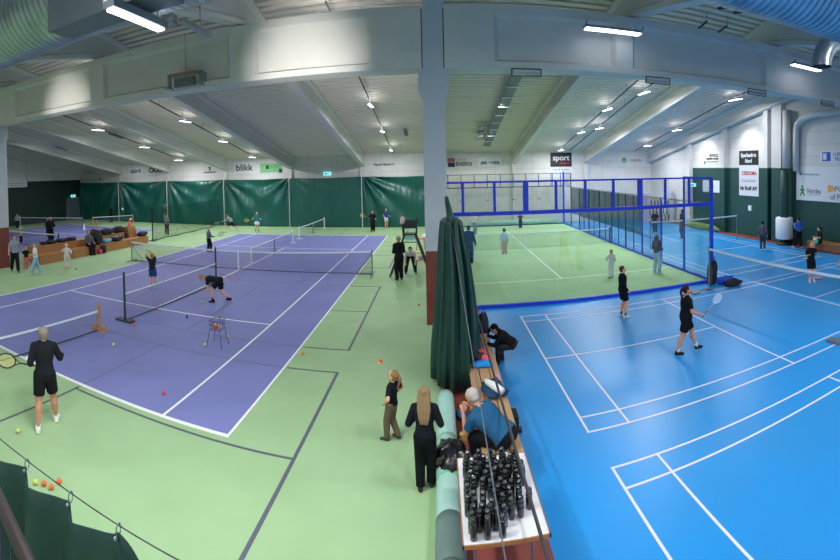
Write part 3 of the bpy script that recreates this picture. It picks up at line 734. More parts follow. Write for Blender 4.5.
txt('CREDOMA',.33,REDI,t,(.05,-.02,.45),RL,.01,width=1.45); txt('bb Rolf AB',.34,INK,t,(0,-.02,-.5),RL,.012,width=1.65)
for z in (.03,-.06): m = MB(); m.box(-.7,-.02,z-.012,.7,-.013,z+.012); m.build('text_line', INK, t)
t = rightsign(8.45,6.55,4.65,5.3,'three dark lines of lettering high on the white wall by the corner pillar',None)
txt('BYGG',.28,INK,t,(.3,0,.2),RL,.006,width=1.0); txt('TEKNIK NORR',.2,INK,t,(.12,0,-.03),RL,.004,width=1.5); m = MB(); m.box(-.6,-.01,-.25,.8,0,-.21); m.build('underline', INK, t); m = MB(); m.box(-.85,-.012,-.38,-.74,0,-.18); m.build('dot', INK, t)
t = rightsign(8.55,6.5,2.6,3.44,'white sign with a blue ball emblem seen through the cage corner',SIGNW)
m = MB(); m.prism([(.06+.26*math.cos(a),.02+.3*math.sin(a)) for a in [2*PI*k/18 for k in range(18)]],-.02,-.013,lambda a,b,u:(a,u,b)); m.build('ring_emblem', BLUEI, t)
m = MB(); m.prism([(.1+.13*math.cos(a),.06+.13*math.sin(a)) for a in [2*PI*k/14 for k in range(14)]],-.026,-.02,lambda a,b,u:(a,u,b)); m.build('emblem_core', SIGNW, t)
t = rightsign(-.85,-5.6,2.54,4.4,'large white banner with green, grey and orange logos beside the drum heater',SIGNW)
txt('Norrmejerier',.2,GREYI,t,(-1.3,-.02,.52),RL,width=1.3); m = MB(); m.prism([(-2.13,.52),(-2.05,.6),(-1.97,.52),(-2.05,.44)],-.02,-.013,lambda a,b,u:(a,u,b)); m.build('diamond', NAVY, t)
txt('Nordea',.4,GREYI,t,(-1.05,-.02,-.4),RL,.008,width=1.0,serif=True); m = MB(); m.box(-1.5,-.02,-.62,-.6,-.013,-.59); m.build('underline', GREYI, t)
m = MB(); m.ball((-1.9,-.02,-.17),(.09,.006,.09)); m.prism([(-1.96,-.26),(-1.84,-.26),(-1.7,-.36),(-1.82,-.42),(-1.7,-.68),(-1.8,-.68),(-1.9,-.52),(-2.0,-.68),(-2.1,-.68),(-1.98,-.42),(-2.1,-.36)],-.02,-.013,lambda a,b,u:(a,u,b)); m.build('green_figure', GREENI, t)
txt('PORT',.4,GREYI,t,(1.0,-.02,-.24),RL,.008,width=1.2); txt('of PITEÅ',.4,GREYI,t,(.85,-.02,-.66),RL,.012,width=1.5)
m = MB(); m.prism([(-.05,-.02),(.25,-.05),(.42,-.22),(.25,-.38),(-.05,-.42)],-.02,-.013,lambda a,b,u:(a,u,b)); m.build('orange_shape', ORANGE, t)
t = rightsign(-2.6,-5.6,4.62,5.25,'white strip sign with blue lettering above the large banner',SIGNW)
m = MB(); m.box(-1.32,-.02,-.24,-.75,-.013,.24); m.build('blue_block', BLUEI, t); m = MB(); m.box(-1.26,-.026,-.17,-1.02,-.02,.17); m.build('inner_block', SIGNW, t); txt('LUNDBERG',.27,BLUEI,t,(.15,-.02,.12),RL,width=1.4); txt('TRÄGÅRD',.27,BLUEI,t,(.15,-.02,-.15),RL,width=1.3)
m = MB(); m.box(26.99,3.05,1.62,XR,3.3,1.95); m.box(26.98,3.1,1.66,26.992,3.25,1.9); tag(m.build('wall_socket', M['white']), 'small white box on the green wall below the tall banner', 'socket')
# left wall: door, white strip
d = MB(); d.box(-27.0,14.5,0,-26.9,14.62,2.4); d.box(-27.0,16.4,0,-26.9,16.52,2.4); d.box(-27.0,14.5,2.3,-26.9,16.52,2.42)
do = d.build('door_1', M['steel']); do['kind'] = 'structure'
d = MB(); d.box(-26.98,14.62,.02,-26.93,16.4,2.3); d.build('door_leaf', mat('door_grey','#4E5C63',.5), do)
d = MB(); d.box(-26.93,16.2,1.0,-26.88,16.25,1.15); d.build('door_handle', M['steel'], do)
t = thing('wall_sign', (-26.99,7.9,4.1), 'white strip of small print on the corner of the left-hand dark wall' if False else 'white strip of small print above the dark wall behind the brown-based pillar', 'sign', PI/2)
m = MB(); m.box(-1.3,-.01,-.28,1.3,.0,.28); m.build('board', SIGNW, t)
for z in (.08,-.1): m = MB(); m.box(-1.1,-.016,z-.03,1.1,-.01,z+.03); m.build('text_line', GREYI, t)
# ------------------------------------------------------------------ wooden steps with bags between the tennis courts
st = thing('tiered_bench', (-9.25,-3.75,0), 'long two-step wooden bench between the two purple courts', 'bench', PI/2)
def step(x0, x1, z, ya_, yb_, nm):    # local: x along the bench (world y), y = -world x
    m = MB(); m.box(ya_,x0,.0,yb_,x1,z-.04); m.box(ya_-.02,x0-.02,z-.04,yb_+.02,x1,z)
    n = int((yb_-ya_)/2.4)
    for k in range(1,n+1): m.box(ya_+k*2.4-.008,x0-.024,0,ya_+k*2.4+.008,x1,z+.003)
    return m.build(nm, M['wood'], st)
step(0,.66,.47,0,9.3,'lower_step'); step(.67,1.35,.84,.2,8.9,'upper_step')
m = MB(); m.box(8.1,.72,.842,8.85,1.3,1.15); m.build('back_rest', M['wood'], st)
def lump(name, c, r, mt, label, cat, seed=1, group=None, rz=0, straps=0, extra=None, on=None):
    rr = random.Random(seed); t = None; mb = MB(); nu, nv = 26, 16; c = (c[0],c[1],(on+.925*r[2]+.002) if on is not None else c[2]); ph = [rr.random()*6 for _ in range(8)]
    rings = []
    for k in range(nv+1):
        th = PI*(k+.001)/(nv+.002); zz = -math.cos(th); q = math.sin(th); rg = []
        for i in range(nu):
            a = 2*PI*i/nu; n_ = 1+.10*math.sin(3*a+ph[0]+2*zz)+.07*math.sin(5*a+ph[1]-3*zz)+.05*math.sin(9*a+ph[2])+.05*math.sin(7*zz+ph[3]+2*a)
            sx = (abs(math.cos(a))**.7)*(1 if math.cos(a)>=0 else -1); sy = (abs(math.sin(a))**.7)*(1 if math.sin(a)>=0 else -1)
            z = zz*r[2]*(1 if zz < 0 else n_); rg.append(Vector((r[0]*q**.6*sx*n_, r[1]*q**.6*sy*n_, max(-r[2]*.92,z))))
        rings.append(rg)
    mb.loft(rings)
    if straps or extra:
        t = thing(name, c, label, cat, rz, group); mb.build('bag_body', mt, t, True)
        for s in range(straps):
            m = MB(); y = (-.4 if s == 0 else .4)*r[1]
            m.path([(-r[0]*.7,y,r[2]*.2),(-r[0]*.4,y,r[2]*1.1),(0,y,r[2]*1.45),(r[0]*.4,y,r[2]*1.1),(r[0]*.7,y,r[2]*.2)],.014,6); m.build('strap', M['black'], t, True)
        if extra: extra(t, r)
        return t
    o = mb.build(name, mt, None, True, c); o.rotation_euler = (0,0,rz)
    return tag(o, label, cat, group)
UX = -10.25
lump('sports_bag', (UX,1.5,1.04),(.26,.42,.21),M['blackcloth'],'black round-backed bag first on the top step of the bench','bag',1,straps=1, on=.842)
lump('sports_bag', (UX,2.55,1.02),(.24,.45,.19),M['blackcloth'],'black bag second on the top step, against the round-backed bag','bag',2,straps=1, on=.842)
lump('sports_bag', (UX-.03,3.7,1.03),(.24,.42,.20),M['blackcloth'],'black bag on the top step next to the red cone','bag',3,straps=1, on=.842)
lump('coat', (-9.98,4.1,.62),(.10,.3,.30),M['blackcloth'],'black coat hanging over the edge below the bag by the red cone','coat',4)
lump('sports_bag', (-9.6,5.35,.58),(.26,.4,.14),M['blackcloth'],'flat black bag on the lower step at the far end of the bench','bag',5,straps=1, on=.472)
lump('coat', (-9.55,.95,.58),(.22,.26,.34),M['blackcloth'],'black coat heaped on the lower step beside the seated man','coat',6, on=.472)
lump('coat', (-9.11,.95,.25),(.12,.22,.24),M['blackcloth'],'black sleeve hanging from the heaped coat to the floor','coat',7, on=.005)
lump('handbag', (-9.05,.62,.24),(.09,.12,.15),mat('pink_bag','#D6336C',.5),'bright pink bag at the feet of the seated man','bag',8, on=.005)
lump('folded_jacket', (-9.6,1.75,.58),(.22,.42,.13),mat('denim','#6E93B8',.8),'pale blue jacket lying on the lower step','jacket',9, on=.472)
def stripes(t, r):
    for k in range(3): m = MB(); m.box(-r[0]*.75,-r[1]*.7+k*r[1]*.5,r[2]*.85,r[0]*.75,-r[1]*.7+k*r[1]*.5+.05,r[2]*1.12); m.build('white_stripe', M['white'], t)
lump('racket_bag', (-9.6,2.75,.62),(.24,.45,.15),M['blackcloth'],'black and white striped racket bag on the lower step','bag',10,straps=1,extra=stripes, on=.472)
for i,(y,rr_,s) in enumerate(((-2.1,.2,'nearest the end of the bench'),(-1.3,.24,'behind the seated man'),(-.55,.2,'just past the seated man'))):
    lump('coat', (UX,y,.93),(.22,rr_*1.6,.10),M['blackcloth'],'low dark coat on the top step, '+s,'coat',11+i, on=.842)
lump('cap', (UX,-2.7,.92),(.14,.18,.09),M['blackcloth'],'small dark hat at the end of the top step','hat',15, on=.842)
def cone(loc, col, label, h=.5):
    t = thing('marker_cone', loc, label, 'cone'); m = MB(); m.lathe([(.15,.02),(.13,.04),(.10,.06),(.025,h),(0,h)],16); m.build('cone_body', col, t, True); m = MB(); m.box(-.17,-.17,0,.17,.17,.03); m.build('base', col, t)
RED = mat('cone_red','#D2402F',.5)
cone((UX,4.85,1.155), RED, 'red cone standing on the top of the wooden bench')
# ------------------------------------------------------------------ umpire chair and stools beside the pillar
u = thing('umpire_chair', (7.75,.2,0), 'tall dark umpire chair on splayed legs beside the tennis net', 'chair')
for sx in (-1,1):
    for sy in (-1,1):
        m = MB(); m.tube((sx*.85,sy*.35,0),(sx*.22,sy*.22,1.75),.04); m.build('leg', M['dark_metal'], u)
    m = MB(); m.tube((sx*.26,-.25,1.7),(sx*.30,-.25,2.2),.03); m.tube((sx*.26,.2,1.7),(sx*.30,.2,2.35),.03); m.tube((sx*.30,-.25,2.12),(sx*.30,.2,2.12),.03); m.build('arm', M['dark_metal'], u)
for z in (1.35,): m = MB(); w_ = .85-.36*z; m.tube((-w_,.30,z),(w_,.30,z),.02); m.build('rung', M['dark_metal'], u)
m = MB(); m.box(-.28,-.26,1.72,.28,.24,1.78); m.build('seat', M['dark_metal'], u); m = MB(); m.box(-.26,.2,1.95,.26,.24,2.3); m.build('backrest', M['dark_metal'], u)
m = MB(); m.box(-.22,-.2,1.5,.22,-.1,1.68); m.build('footrest', mat('pale_teal','#A9D8D4',.6), u)
lump('towel', (7.44,.25,2.30),(.10,.12,.16),mat('towel_pink','#E7C9CB',.8),'pale towel slung over the corner of the umpire chair','towel',31)
def stool(x, y, label, top, h=.45, leg=M['palewood']):
    t = thing('stool', (x,y,0), label, 'stool')
    for sx in (-1,1):
        for sy in (-1,1): m = MB(); m.tube((sx*.24,sy*.16,0),(sx*.18,sy*.13,h),.02); m.build('leg', leg, t)
    m = MB(); m.box(-.25,-.18,h,.25,.18,h+.05); m.build('seat', top, t)
stool(8.17,.95,'pale pink topped stool beside the brown pillar base',mat('pink_top','#D9B3A8',.6),.5)
stool(7.95,6.2,'orange topped stool against the pillar in the tennis hall',mat('orange_top','#E58A4B',.6),.62)
stool(8.0,3.2,'yellow topped low stool behind the umpire chair',mat('yellow_top','#D9C66A',.6),.4)
lump('towel', (8.2,1.0,.63),(.18,.12,.07),mat('towel_rose','#EBD0CE',.8),'rumpled pale towel on the pink topped stool','towel',33)
lump('equipment_bag', (8.2,8.5,.28),(.3,.3,.28),M['white'],'white bag on the floor behind the orange topped stool','bag',34, on=.005)
# ball basket
bk = thing('ball_basket', (3.42,-8.38,0), 'wire ball basket on legs on the purple court', 'basket')
m = MB()
for z, h in ((.68,.155),(.56,.145),(.44,.135)):
    pts = [(-h,-h,z),(h,-h,z),(h,h,z),(-h,h,z),(-h,-h,z)]; m.path(pts,.006,5)
for i in range(5):
    for a, b_ in (((-1+.5*i),-1),((-1+.5*i),1),(-1,(-1+.5*i)),(1,(-1+.5*i))): m.tube((a*.135,b_*.135,.44),(a*.155,b_*.155,.68),.004,n=5)
for i in range(7): m.tube((-.135+.045*i,-.135,.44),(-.135+.045*i,.135,.44),.003,n=4)
m.build('wire_basket', M['dark_metal'], bk)
for sx in (-1,1):
    for sy in (-1,1): m = MB(); m.tube((sx*.135,sy*.135,.5),(sx*.22,sy*.2,0),.007); m.build('leg', M['dark_metal'], bk)
BALLY = mat('ball_yellow','#D8DE6A',.8,bump=.2,scale=90); BALLO = mat('ball_orange','#F0703A',.8,bump=.2,scale=90); BALLR = mat('ball_red','#E5402E',.8,bump=.2,scale=90); BALLP = mat('ball_peach','#EDB187',.8); BALLV = mat('ball_violet','#4B2F9A',.8); BALLW = mat('ball_white','#E8ECEA',.8)
def ball(loc, a, label, b_=None, r=.038, group=None):
    m = MB(); m.ball((0,0,0),r,16,10,0)
    if b_:
        for i, f in enumerate(m.f):
            cx_ = sum(m.v[j][2]+m.v[j][0]*.6 for j in f)
            if cx_ < 0: m.m[i] = 1
    return tag(m.build('tennis_ball', [a,b_] if b_ else a, None, True, loc), label, 'ball', group)
fl_ = .038
for x, y, a, b_, s in ((2.56,-13.94,BALLY,BALLO,'yellow and orange ball on the green behind the coach in black'),
    (3.80,-14.54,BALLY,BALLO,'yellow ball nearest the scalloped curtain, apart from the orange ones'),
    (3.90,-14.47,BALLO,None,'orange ball lying lowest of the trio by the scalloped curtain'),
    (4.02,-14.28,BALLO,BALLP,'orange ball lying uppermost of the trio by the scalloped curtain'),
    (4.03,-14.44,BALLO,BALLP,'two-tone orange ball in the middle of the trio by the scalloped curtain'),
    (1.09,-9.75,BALLY,None,'yellow ball on purple between the wooden stand and the baseline'),
    (3.13,-8.53,BALLY,None,'yellow ball just before the legs of the ball basket'),
    (3.68,-11.18,BALLR,BALLO,'red ball alone near the corner of the baseline and inner sideline'),
    (5.64,-8.24,BALLO,BALLY,'orange ball on the edge of the green outside the purple court'),
    (.53,-8.21,BALLO,None,'reddish ball at the foot of the black net post'),
    (.18,-6.55,BALLR,None,'red ball on the service line under the practice net'),
    (1.49,-6.78,BALLV,None,'dark violet ball on purple beyond the ball basket'),
    (3.41,-7.78,BALLP,None,'peach ball beside the ball basket near the service line'),
    (3.29,-1.15,BALLP,BALLR,'pink ball before the full-width tennis net'),
    (-6.87,-3.46,BALLV,None,'dark ball on the green by the child in white'),
    (8.26,-4.06,BALLO,None,'orange ball beside the brown pillar base')):
    ball((x,y,fl_+.005),a,s,b_)
ball((7.95,-11.27,1.27),BALLR,'red and yellow ball in the air above the girl with hands on hips',BALLY)
ball((2.70,-13.08,1.30),BALLR,'red and yellow ball in the air just before the coach in black',BALLY)
ball((-.05,-7.65,.80),BALLY,'yellow ball hanging at the top edge of the practice net')
ball((-19.6,15.2,1.35),BALLW,'white ball in the air by the far curtain',r=.11)
ball((-18.95,15.6,.35),BALLW,'white ball beside the wooden net stand at the far curtain',r=.12)
for i,(dx,dy,dz,a) in enumerate(((-.07,-.06,0,BALLO),(.0,-.08,.0,BALLR),(-.05,.03,.01,BALLP),(.09,.02,0,BALLP),(.03,.08,0,BALLY),(-.04,-.03,.065,BALLP))):
    ball((3.42+dx,-8.38+dy,.485+dz),a,'orange or peach ball held in the wire basket',group='balls in the wire basket')
ball((3.46,-8.30,.72),mat('ball_brown','#8A6A3E',.8),'brownish ball perched on the rim of the wire basket')
# ------------------------------------------------------------------ mint roll, bench, table with bottles
rl = thing('rolled_mat', (9.01,-10.3,.185), 'long pale mint roll lying along the edge of the green floor', 'roll')
def rolls(y0, y1, r, mt, nm, sm=True):
    m = MB(); X, Z = Vector((1,0,0)), Vector((0,0,1)); n = max(2,int(abs(y1-y0)/.12)); rings = []
    for k in range(n+1):
        y = y0+(y1-y0)*k/n; rr_ = r*(1+.012*math.sin(9*y)+.008*math.sin(23*y)); rings.append(m.ring((0,y,0),X,Z,rr_,rr_*.99,32))
    m.loft(rings); return m.build(nm, mt, rl, sm)
rolls(0,-1.35,.158,M['mint'],'roll_sheet'); rolls(-1.35,-2.95,.163,M['mint'],'roll_sheet'); rolls(-2.95,-3.65,.172,M['grey_green'],'roll_cover'); rolls(-3.63,-6.2,.18,M['grey_green'],'roll_cover')
rolls(-2.25,-2.28,.1665,mat('tape_green','#63C98B',.5),'green_tape'); rolls(-3.62,-3.65,.184,mat('tape_dark','#4E625C',.6),'dark_tape')
def rumpled(name, c, r, mt, label, cat, seed):
    rr = random.Random(seed); mb = MB(); nu, nv = 40, 22; ph = [rr.random()*6 for _ in range(8)]; rings = []
    for k in range(nv+1):
        th = PI*.62*(k+.01)/nv; rg = []
        for i in range(nu):
            a = 2*PI*i/nu; n_ = 1+.10*math.sin(5*a+ph[0])+.07*math.sin(11*a+ph[1]+5*th)+.05*math.sin(17*a+ph[2]-9*th)
            rg.append(Vector((r[0]*math.sin(th)*math.cos(a)*n_, r[1]*math.sin(th)*math.sin(a)*n_, r[2]*math.cos(th)*(1+.08*math.sin(7*a+ph[3]+6*th)))))
        rings.append(rg)
    mb.loft(rings); return tag(mb.build(name, mt, None, True, c), label, cat)
rumpled('bin_bag', (9.06,-12.24,.33), (.25,.30,.20), mat('bin_plastic','#0E0F12',.22,spec=.8,bump=.6,scale=14), 'shiny black plastic sack draped over the mint roll', 'bin bag', 5)
m = MB(); m.box(9.22,-11.35,.0,9.34,-11.25,.10); tag(m.build('wood_block', mat('block_yellow','#D9B45A',.6)), 'small yellow block on the red floor by the mint roll', 'block')
bn = thing('bench', (9.78,-10.4,0), 'long slatted wooden bench on the red floor strip beside the blue court', 'bench')
for x in (-.2,0,.2): m = MB(); m.box(x-.09,-2.1,.42,x+.09,2.5,.45); m.build('seat_plank', M['palewood'], bn)
for y in (-1.9,.2,2.3):
    m = MB(); m.box(-.24,y-.03,.36,.24,y+.03,.42); m.box(-.22,y-.03,0,-.17,y+.03,.36); m.box(.17,y-.03,0,.22,y+.03,.36); m.build('leg_frame', M['dark_metal'], bn)
rl2 = thing('court_rail', (9.81,-11.4,0), 'thin dark rail running over the bench edge along the blue court', 'rail')
m = MB(); m.path([(0,3.9,1.0),(.0,0,1.0),(.02,-3.9,1.0)],.019,8); m.build('rail_bar', mat('rail_dark','#4A4348',.5,metal=.4), rl2)
for y in (3.85,-3.85): m = MB(); m.tube((0.0,y,0),(0.0,y,1.0),.02); m.build('rail_post', M['dark_metal'], rl2)
tb = thing('folding_table', (9.55,-13.33,0), 'white topped folding table covered with black bottles', 'table')
m = MB(); m.box(-.42,-.91,.715,.43,.40,.75); m.build('table_top', mat('table_white','#E3E3E8',.4), tb)
m = MB(); m.box(-.435,-.925,.712,.445,-.91,.751); m.box(-.435,.40,.712,.445,.415,.751); m.box(-.435,-.925,.712,-.42,.415,.751); m.box(.43,-.925,.712,.445,.415,.751); m.build('edge_trim', M['wood'], tb)
for y in (-.68,.28):
    for x in (-.3,.3): m = MB(); m.tube((x,y,0),(x,y,.71),.015); m.build('leg', M['steel'], tb)
    m = MB(); m.tube((-.3,y,.1),(.3,y,.1),.012); m.build('crossbar', M['steel'], tb)
BP = [(9.21,-13.28),(9.33,-13.23),(9.43,-13.23),(9.55,-13.25),(9.67,-13.24),(9.74,-13.3),(9.8,-13.34),(9.84,-13.39),(9.27,-13.33),(9.37,-13.35),(9.47,-13.33),(9.57,-13.35),(9.7,-13.46),(9.77,-13.47),(9.84,-13.5),(9.25,-13.48),(9.32,-13.44),(9.46,-13.42),(9.53,-13.47),(9.61,-13.45),(9.64,-13.54),(9.79,-13.55),(9.2,-13.61),(9.28,-13.59),(9.38,-13.63),(9.42,-13.51),(9.49,-13.57),(9.58,-13.66),(9.69,-13.7),(9.78,-13.64),(9.2,-13.71),(9.46,-13.66),(9.53,-13.75),(9.61,-13.72),(9.64,-13.79),(9.76,-13.73),(9.75,-13.81),(9.2,-13.87),(9.26,-13.82),(9.36,-13.83),(9.48,-13.82),(9.56,-13.89),(9.65,-13.87),(9.26,-13.91),(9.35,-13.93),(9.44,-13.95),(9.64,-13.97),(9.24,-14.01),(9.33,-14.02),(9.47,-14.07),(9.55,-14.06),(9.41,-14.03),(9.29,-14.08),(9.24,-14.13),(9.37,-14.13),(9.52,-14.18),(9.23,-14.24),(9.37,-14.21),(9.74,-13.96),(9.85,-13.87)]
BP += [(9.24,-13.14),(9.38,-13.12),(9.52,-13.13),(9.66,-13.12),(9.80,-13.2)]
P_ = [[x,y] for x,y in BP]
for it in range(400):
    for i in range(len(P_)):
        for j in range(i):
            dx, dy = P_[i][0]-P_[j][0], P_[i][1]-P_[j][1]; d_ = math.hypot(dx,dy) or 1e-6
            if d_ < .082:
                q = (.082-d_)/2/d_*.9; P_[i][0] += dx*q; P_[i][1] += dy*q; P_[j][0] -= dx*q; P_[j][1] -= dy*q
    for p in P_: p[0] = min(max(p[0],9.19),9.90); p[1] = min(max(p[1],-14.18),-12.9)
BBODY = mat('bottle_black','#0D0E12',.18,spec=.7,coat=.4); BCAP = mat('bottle_cap','#14151A',.15,spec=.9,coat=.6)
def bottle(x, y, label, group=None):
    t = thing('drinking_bottle', (x,y,.7515), label, 'bottle', rnd.random()*6, group)
    m = MB(); m.lathe([(.0,.0),(.033,.0),(.0365,.006),(.0365,.11),(.033,.118),(.033,.135),(.0365,.143),(.0355,.165),(.027,.178)],18); m.build('bottle_body', BBODY, t, True)
    m = MB(); m.lathe([(.022,.170),(.030,.178),(.0335,.190),(.033,.204),(.028,.217),(.018,.226),(.0,.230)],18); m.build('cap', BCAP, t, True)
    return t
edge = sorted(range(len(P_)), key=lambda i: P_[i][1])
special = {}
protob = None
fr = sorted(P_, key=lambda p: p[1])
iso = max(P_, key=lambda p: p[0]-.35*p[1] if p[1] < -13.7 else -99)
for p in P_:
    if p is iso: bottle(p[0],p[1],'black bottle standing apart at the bench-rail edge of the table')
    elif protob is None: protob = bottle(p[0],p[1],'black drinking bottle with a round cap packed among the others','black bottles on the white table')
    else: copytree(protob, None, (p[0],p[1],.7515), rnd.random()*6)
# things on and around the bench
def logo(t, r): m = MB(); m.obox((0,0,r[2]*1.02),(.07,.02,.004),Matrix.Rotation(.7,3,'Z')); m.build('white_logo', M['white'], t)
lump('sports_bag', (9.74,-12.72,.53),(.15,.11,.08),M['blackcloth'],'small black bag with a white mark between the old man and the table','bag',21,extra=logo, on=.451)
lump('jacket', (9.76,-9.25,.50),(.17,.25,.07),mat('coral','#F0596A',.8),'coral pink jacket thrown on the slatted bench','jacket',22,rz=.4, on=.451)
lump('jacket', (9.72,-9.42,.575),(.09,.16,.035),mat('plum','#3B2733',.8),'dark scarf lying on the coral jacket','scarf',23,rz=-.3)
lump('sports_bag', (9.78,-9.68,.50),(.2,.10,.06),mat('bag_blue','#1D8FE0',.6),'bright blue bag beside the coral jacket','bag',24, on=.451)
lump('backpack', (9.72,-8.1,.63),(.16,.22,.22),M['blackcloth'],'dark backpack on the bench end next to the curtain bundle','backpack',25,straps=1, on=.451)
lump('backpack', (10.0,-7.62,.45),(.14,.16,.42),mat('navy_bag','#262C3C',.8),'tall dark backpack leaning by the bench end at the blue floor','backpack',26,straps=1, on=.005)
lump('folded_jacket', (9.86,-10.75,.52),(.2,.28,.09),mat('navy_jacket','#1F3F63',.8),'navy jacket on the bench behind the old man','jacket',27,rz=.2, on=.451)
m = MB(); m.path([(9.72,-10.62,.64),(9.75,-10.75,.655),(9.85,-10.9,.65),(9.97,-11.05,.62)],[.03,.05,.07,.06],10); 
tag(m.build('towel', M['white'], None, True), 'white cloth lying across the navy jacket', 'towel')
lump('scarf', (10.0,-10.15,.42),(.05,.14,.06),mat('rose','#E79AB0',.8),'pink scarf hanging at the bench edge under the rail','scarf',28)
lump('jacket', (9.36,-10.75,.07),(.10,.20,.06),mat('steel_blue','#1F5C8E',.8),'blue cloth on the red floor by the old man\'s feet','cloth',29,rz=.8, on=.005)
w_ = thing('wheeled_bag', (10.14,-11.1,0), 'dark wheeled bag behind the rail next to the old man', 'bag')
m = MB(); m.box(-.07,-.15,.06,.07,.15,.26); m.build('bag_body', M['blackcloth'], w_)
for y in (-.17,.17): m = MB(); m.tube((.06,y,.06),(.11,y,.06),.05,n=14); m.build('wheel', M['black'], w_)
# bags at the cage corner
def bagfold(t, r): m = MB(); m.tube((0,-.1,.3),(0,.15,.85),.03); m.build('racket_handle', M['black'], t)
lump('racket_bag', (18.55,-4.85,.42),(.12,.16,.44),M['blackcloth'],'upright black racket bag leaning at the glass cage corner','bag',41,straps=1, on=.005)
lump('racket_bag', (18.33,-4.93,.42),(.08,.12,.42),mat('olive_bag','#3B4740',.8),'thin upright dark green bag beside the net post','bag',42, on=.005)
lump('sports_bag', (19.0,-4.95,.14),(.40,.16,.12),mat('bag_cobalt','#1B50D0',.6),'blue and black bag lying on the floor at the cage corner','bag',43,straps=1, on=.005)
lump('sports_bag', (19.0,-5.45,.12),(.34,.2,.12),M['blackcloth'],'black bag lying on the blue floor outside the cage corner','bag',44,straps=1, on=.005)
# far things
m = MB(); m.tube((11.4,16.1,.2),(18.3,16.1,.2),.19,n=20); tag(m.build('rolled_mat', M['mint'], None, True), 'pale mint roll lying along the wall behind the glass court', 'roll')
lump('rolled_mat', (26.48,7.6,.2),(.24,1.8,.2),mat('moss','#6E8A4B',.9),'moss green roll on the red strip behind the far badminton net','roll',51, on=.005)
t = thing('stacked_trolley', (25.6,12.6,-.2), 'tall dark trolley of folded stands by the far corner', 'trolley')
m = MB()
for k in range(7): m.tube((-.9+.3*k,0,.4),(-.6+.3*k,.1,2.0),.03); m.tube((-.6+.3*k,0,.4),(-.9+.3*k,.1,2.0),.03)
m.box(-1,-.3,.25,1,.3,.35); m.build('folded_frames', M['dark_metal'], t)
for x in (-1.1,1.1): m = MB(); m.box(x-.14,-.3,.2,x+.14,.3,2.6); m.build('side_panel', mat('trolley_pale','#B9B6C4',.6), t)
t = thing('wall_bench', (26.72,-3.6,0), 'wooden bench against the green wall under the large banner', 'bench', PI/2)
m = MB(); m.box(-1.3,-.28,.05,1.3,.28,.42); m.build('front_panel', mat('bench_brown','#8A5A3C',.6,col2='#7A4E33',scale=20), t); m = MB(); m.box(-1.33,-.3,.42,1.33,.3,.46); m.build('seat', M['wood'], t)
m = MB(); m.box(-10.62,-5.9,1.45,-10.5,-5.88,1.95)
bx = thing('green_bin', (-10.75,-6.15,0), 'green bin hung on the brown-based pillar at the picture edge' if False else 'green bin fixed to the brown base of the far pillar', 'bin')
m = MB(); m.box(-.3,-.2,1.55,.33,.1,2.02); m.build('bin_body', mat('bin_green','#1E7A4A',.5), bx)
lump('shuttle_tube', (22.0,-6.9,.05),(.05,.25,.045),mat('pale_pink','#D9A6B8',.6),'pink shuttle tube lying on the blue floor beyond the net','tube',61,rz=.9, on=.005)
lump('sports_bag', (26.72,-2.65,.55),(.12,.14,.08),M['white'],'white bag on the bench next to the seated girl','bag',62,on=.462)
# ------------------------------------------------------------------ people
SK = {'a': mat('skin_light','#D9A384',.55), 'b': mat('skin_rosy','#C98E72',.55), 'c': mat('skin_brown','#8A5A43',.55)}
CLOTH = {}
def cloth(h):
    if h not in CLOTH: CLOTH[h] = mat('cloth_'+h.strip('#').lower(), h, .85, spec=.2, bump=.15, scale=14)
    return CLOTH[h]
EYE = mat('eye_dark','#1B1512',.2); LIP = mat('lip','#9B5548',.5)
PENDING = []
def solid(mb, name, mt, parent, voxel, smooth=3, loc=None):
    o = mb.build(name, mt, parent, True, loc)
    r = o.modifiers.new('r','REMESH'); r.mode = 'VOXEL'; r.voxel_size = voxel; r.use_smooth_shade = True
    if smooth: s = o.modifiers.new('s','SMOOTH'); s.factor = .5; s.iterations = smooth
    PENDING.append(o); return o
def ik(A, T, l1, l2, pole):
    A, T, pole = Vector(A), Vector(T), Vector(pole); d = T-A; D = d.length; mx = (l1+l2)*.999
    if D > mx: T = A + d*(mx/D); d = T-A; D = mx
    D = max(D, abs(l1-l2)+.01); u = d.normalized(); a = (l1*l1-l2*l2+D*D)/(2*D); h = math.sqrt(max(l1*l1-a*a,0))
    p = (pole - u*pole.dot(u)); p = p.normalized() if p.length > 1e-4 else u.orthogonal().normalized()
    return A+u*a+p*h, T
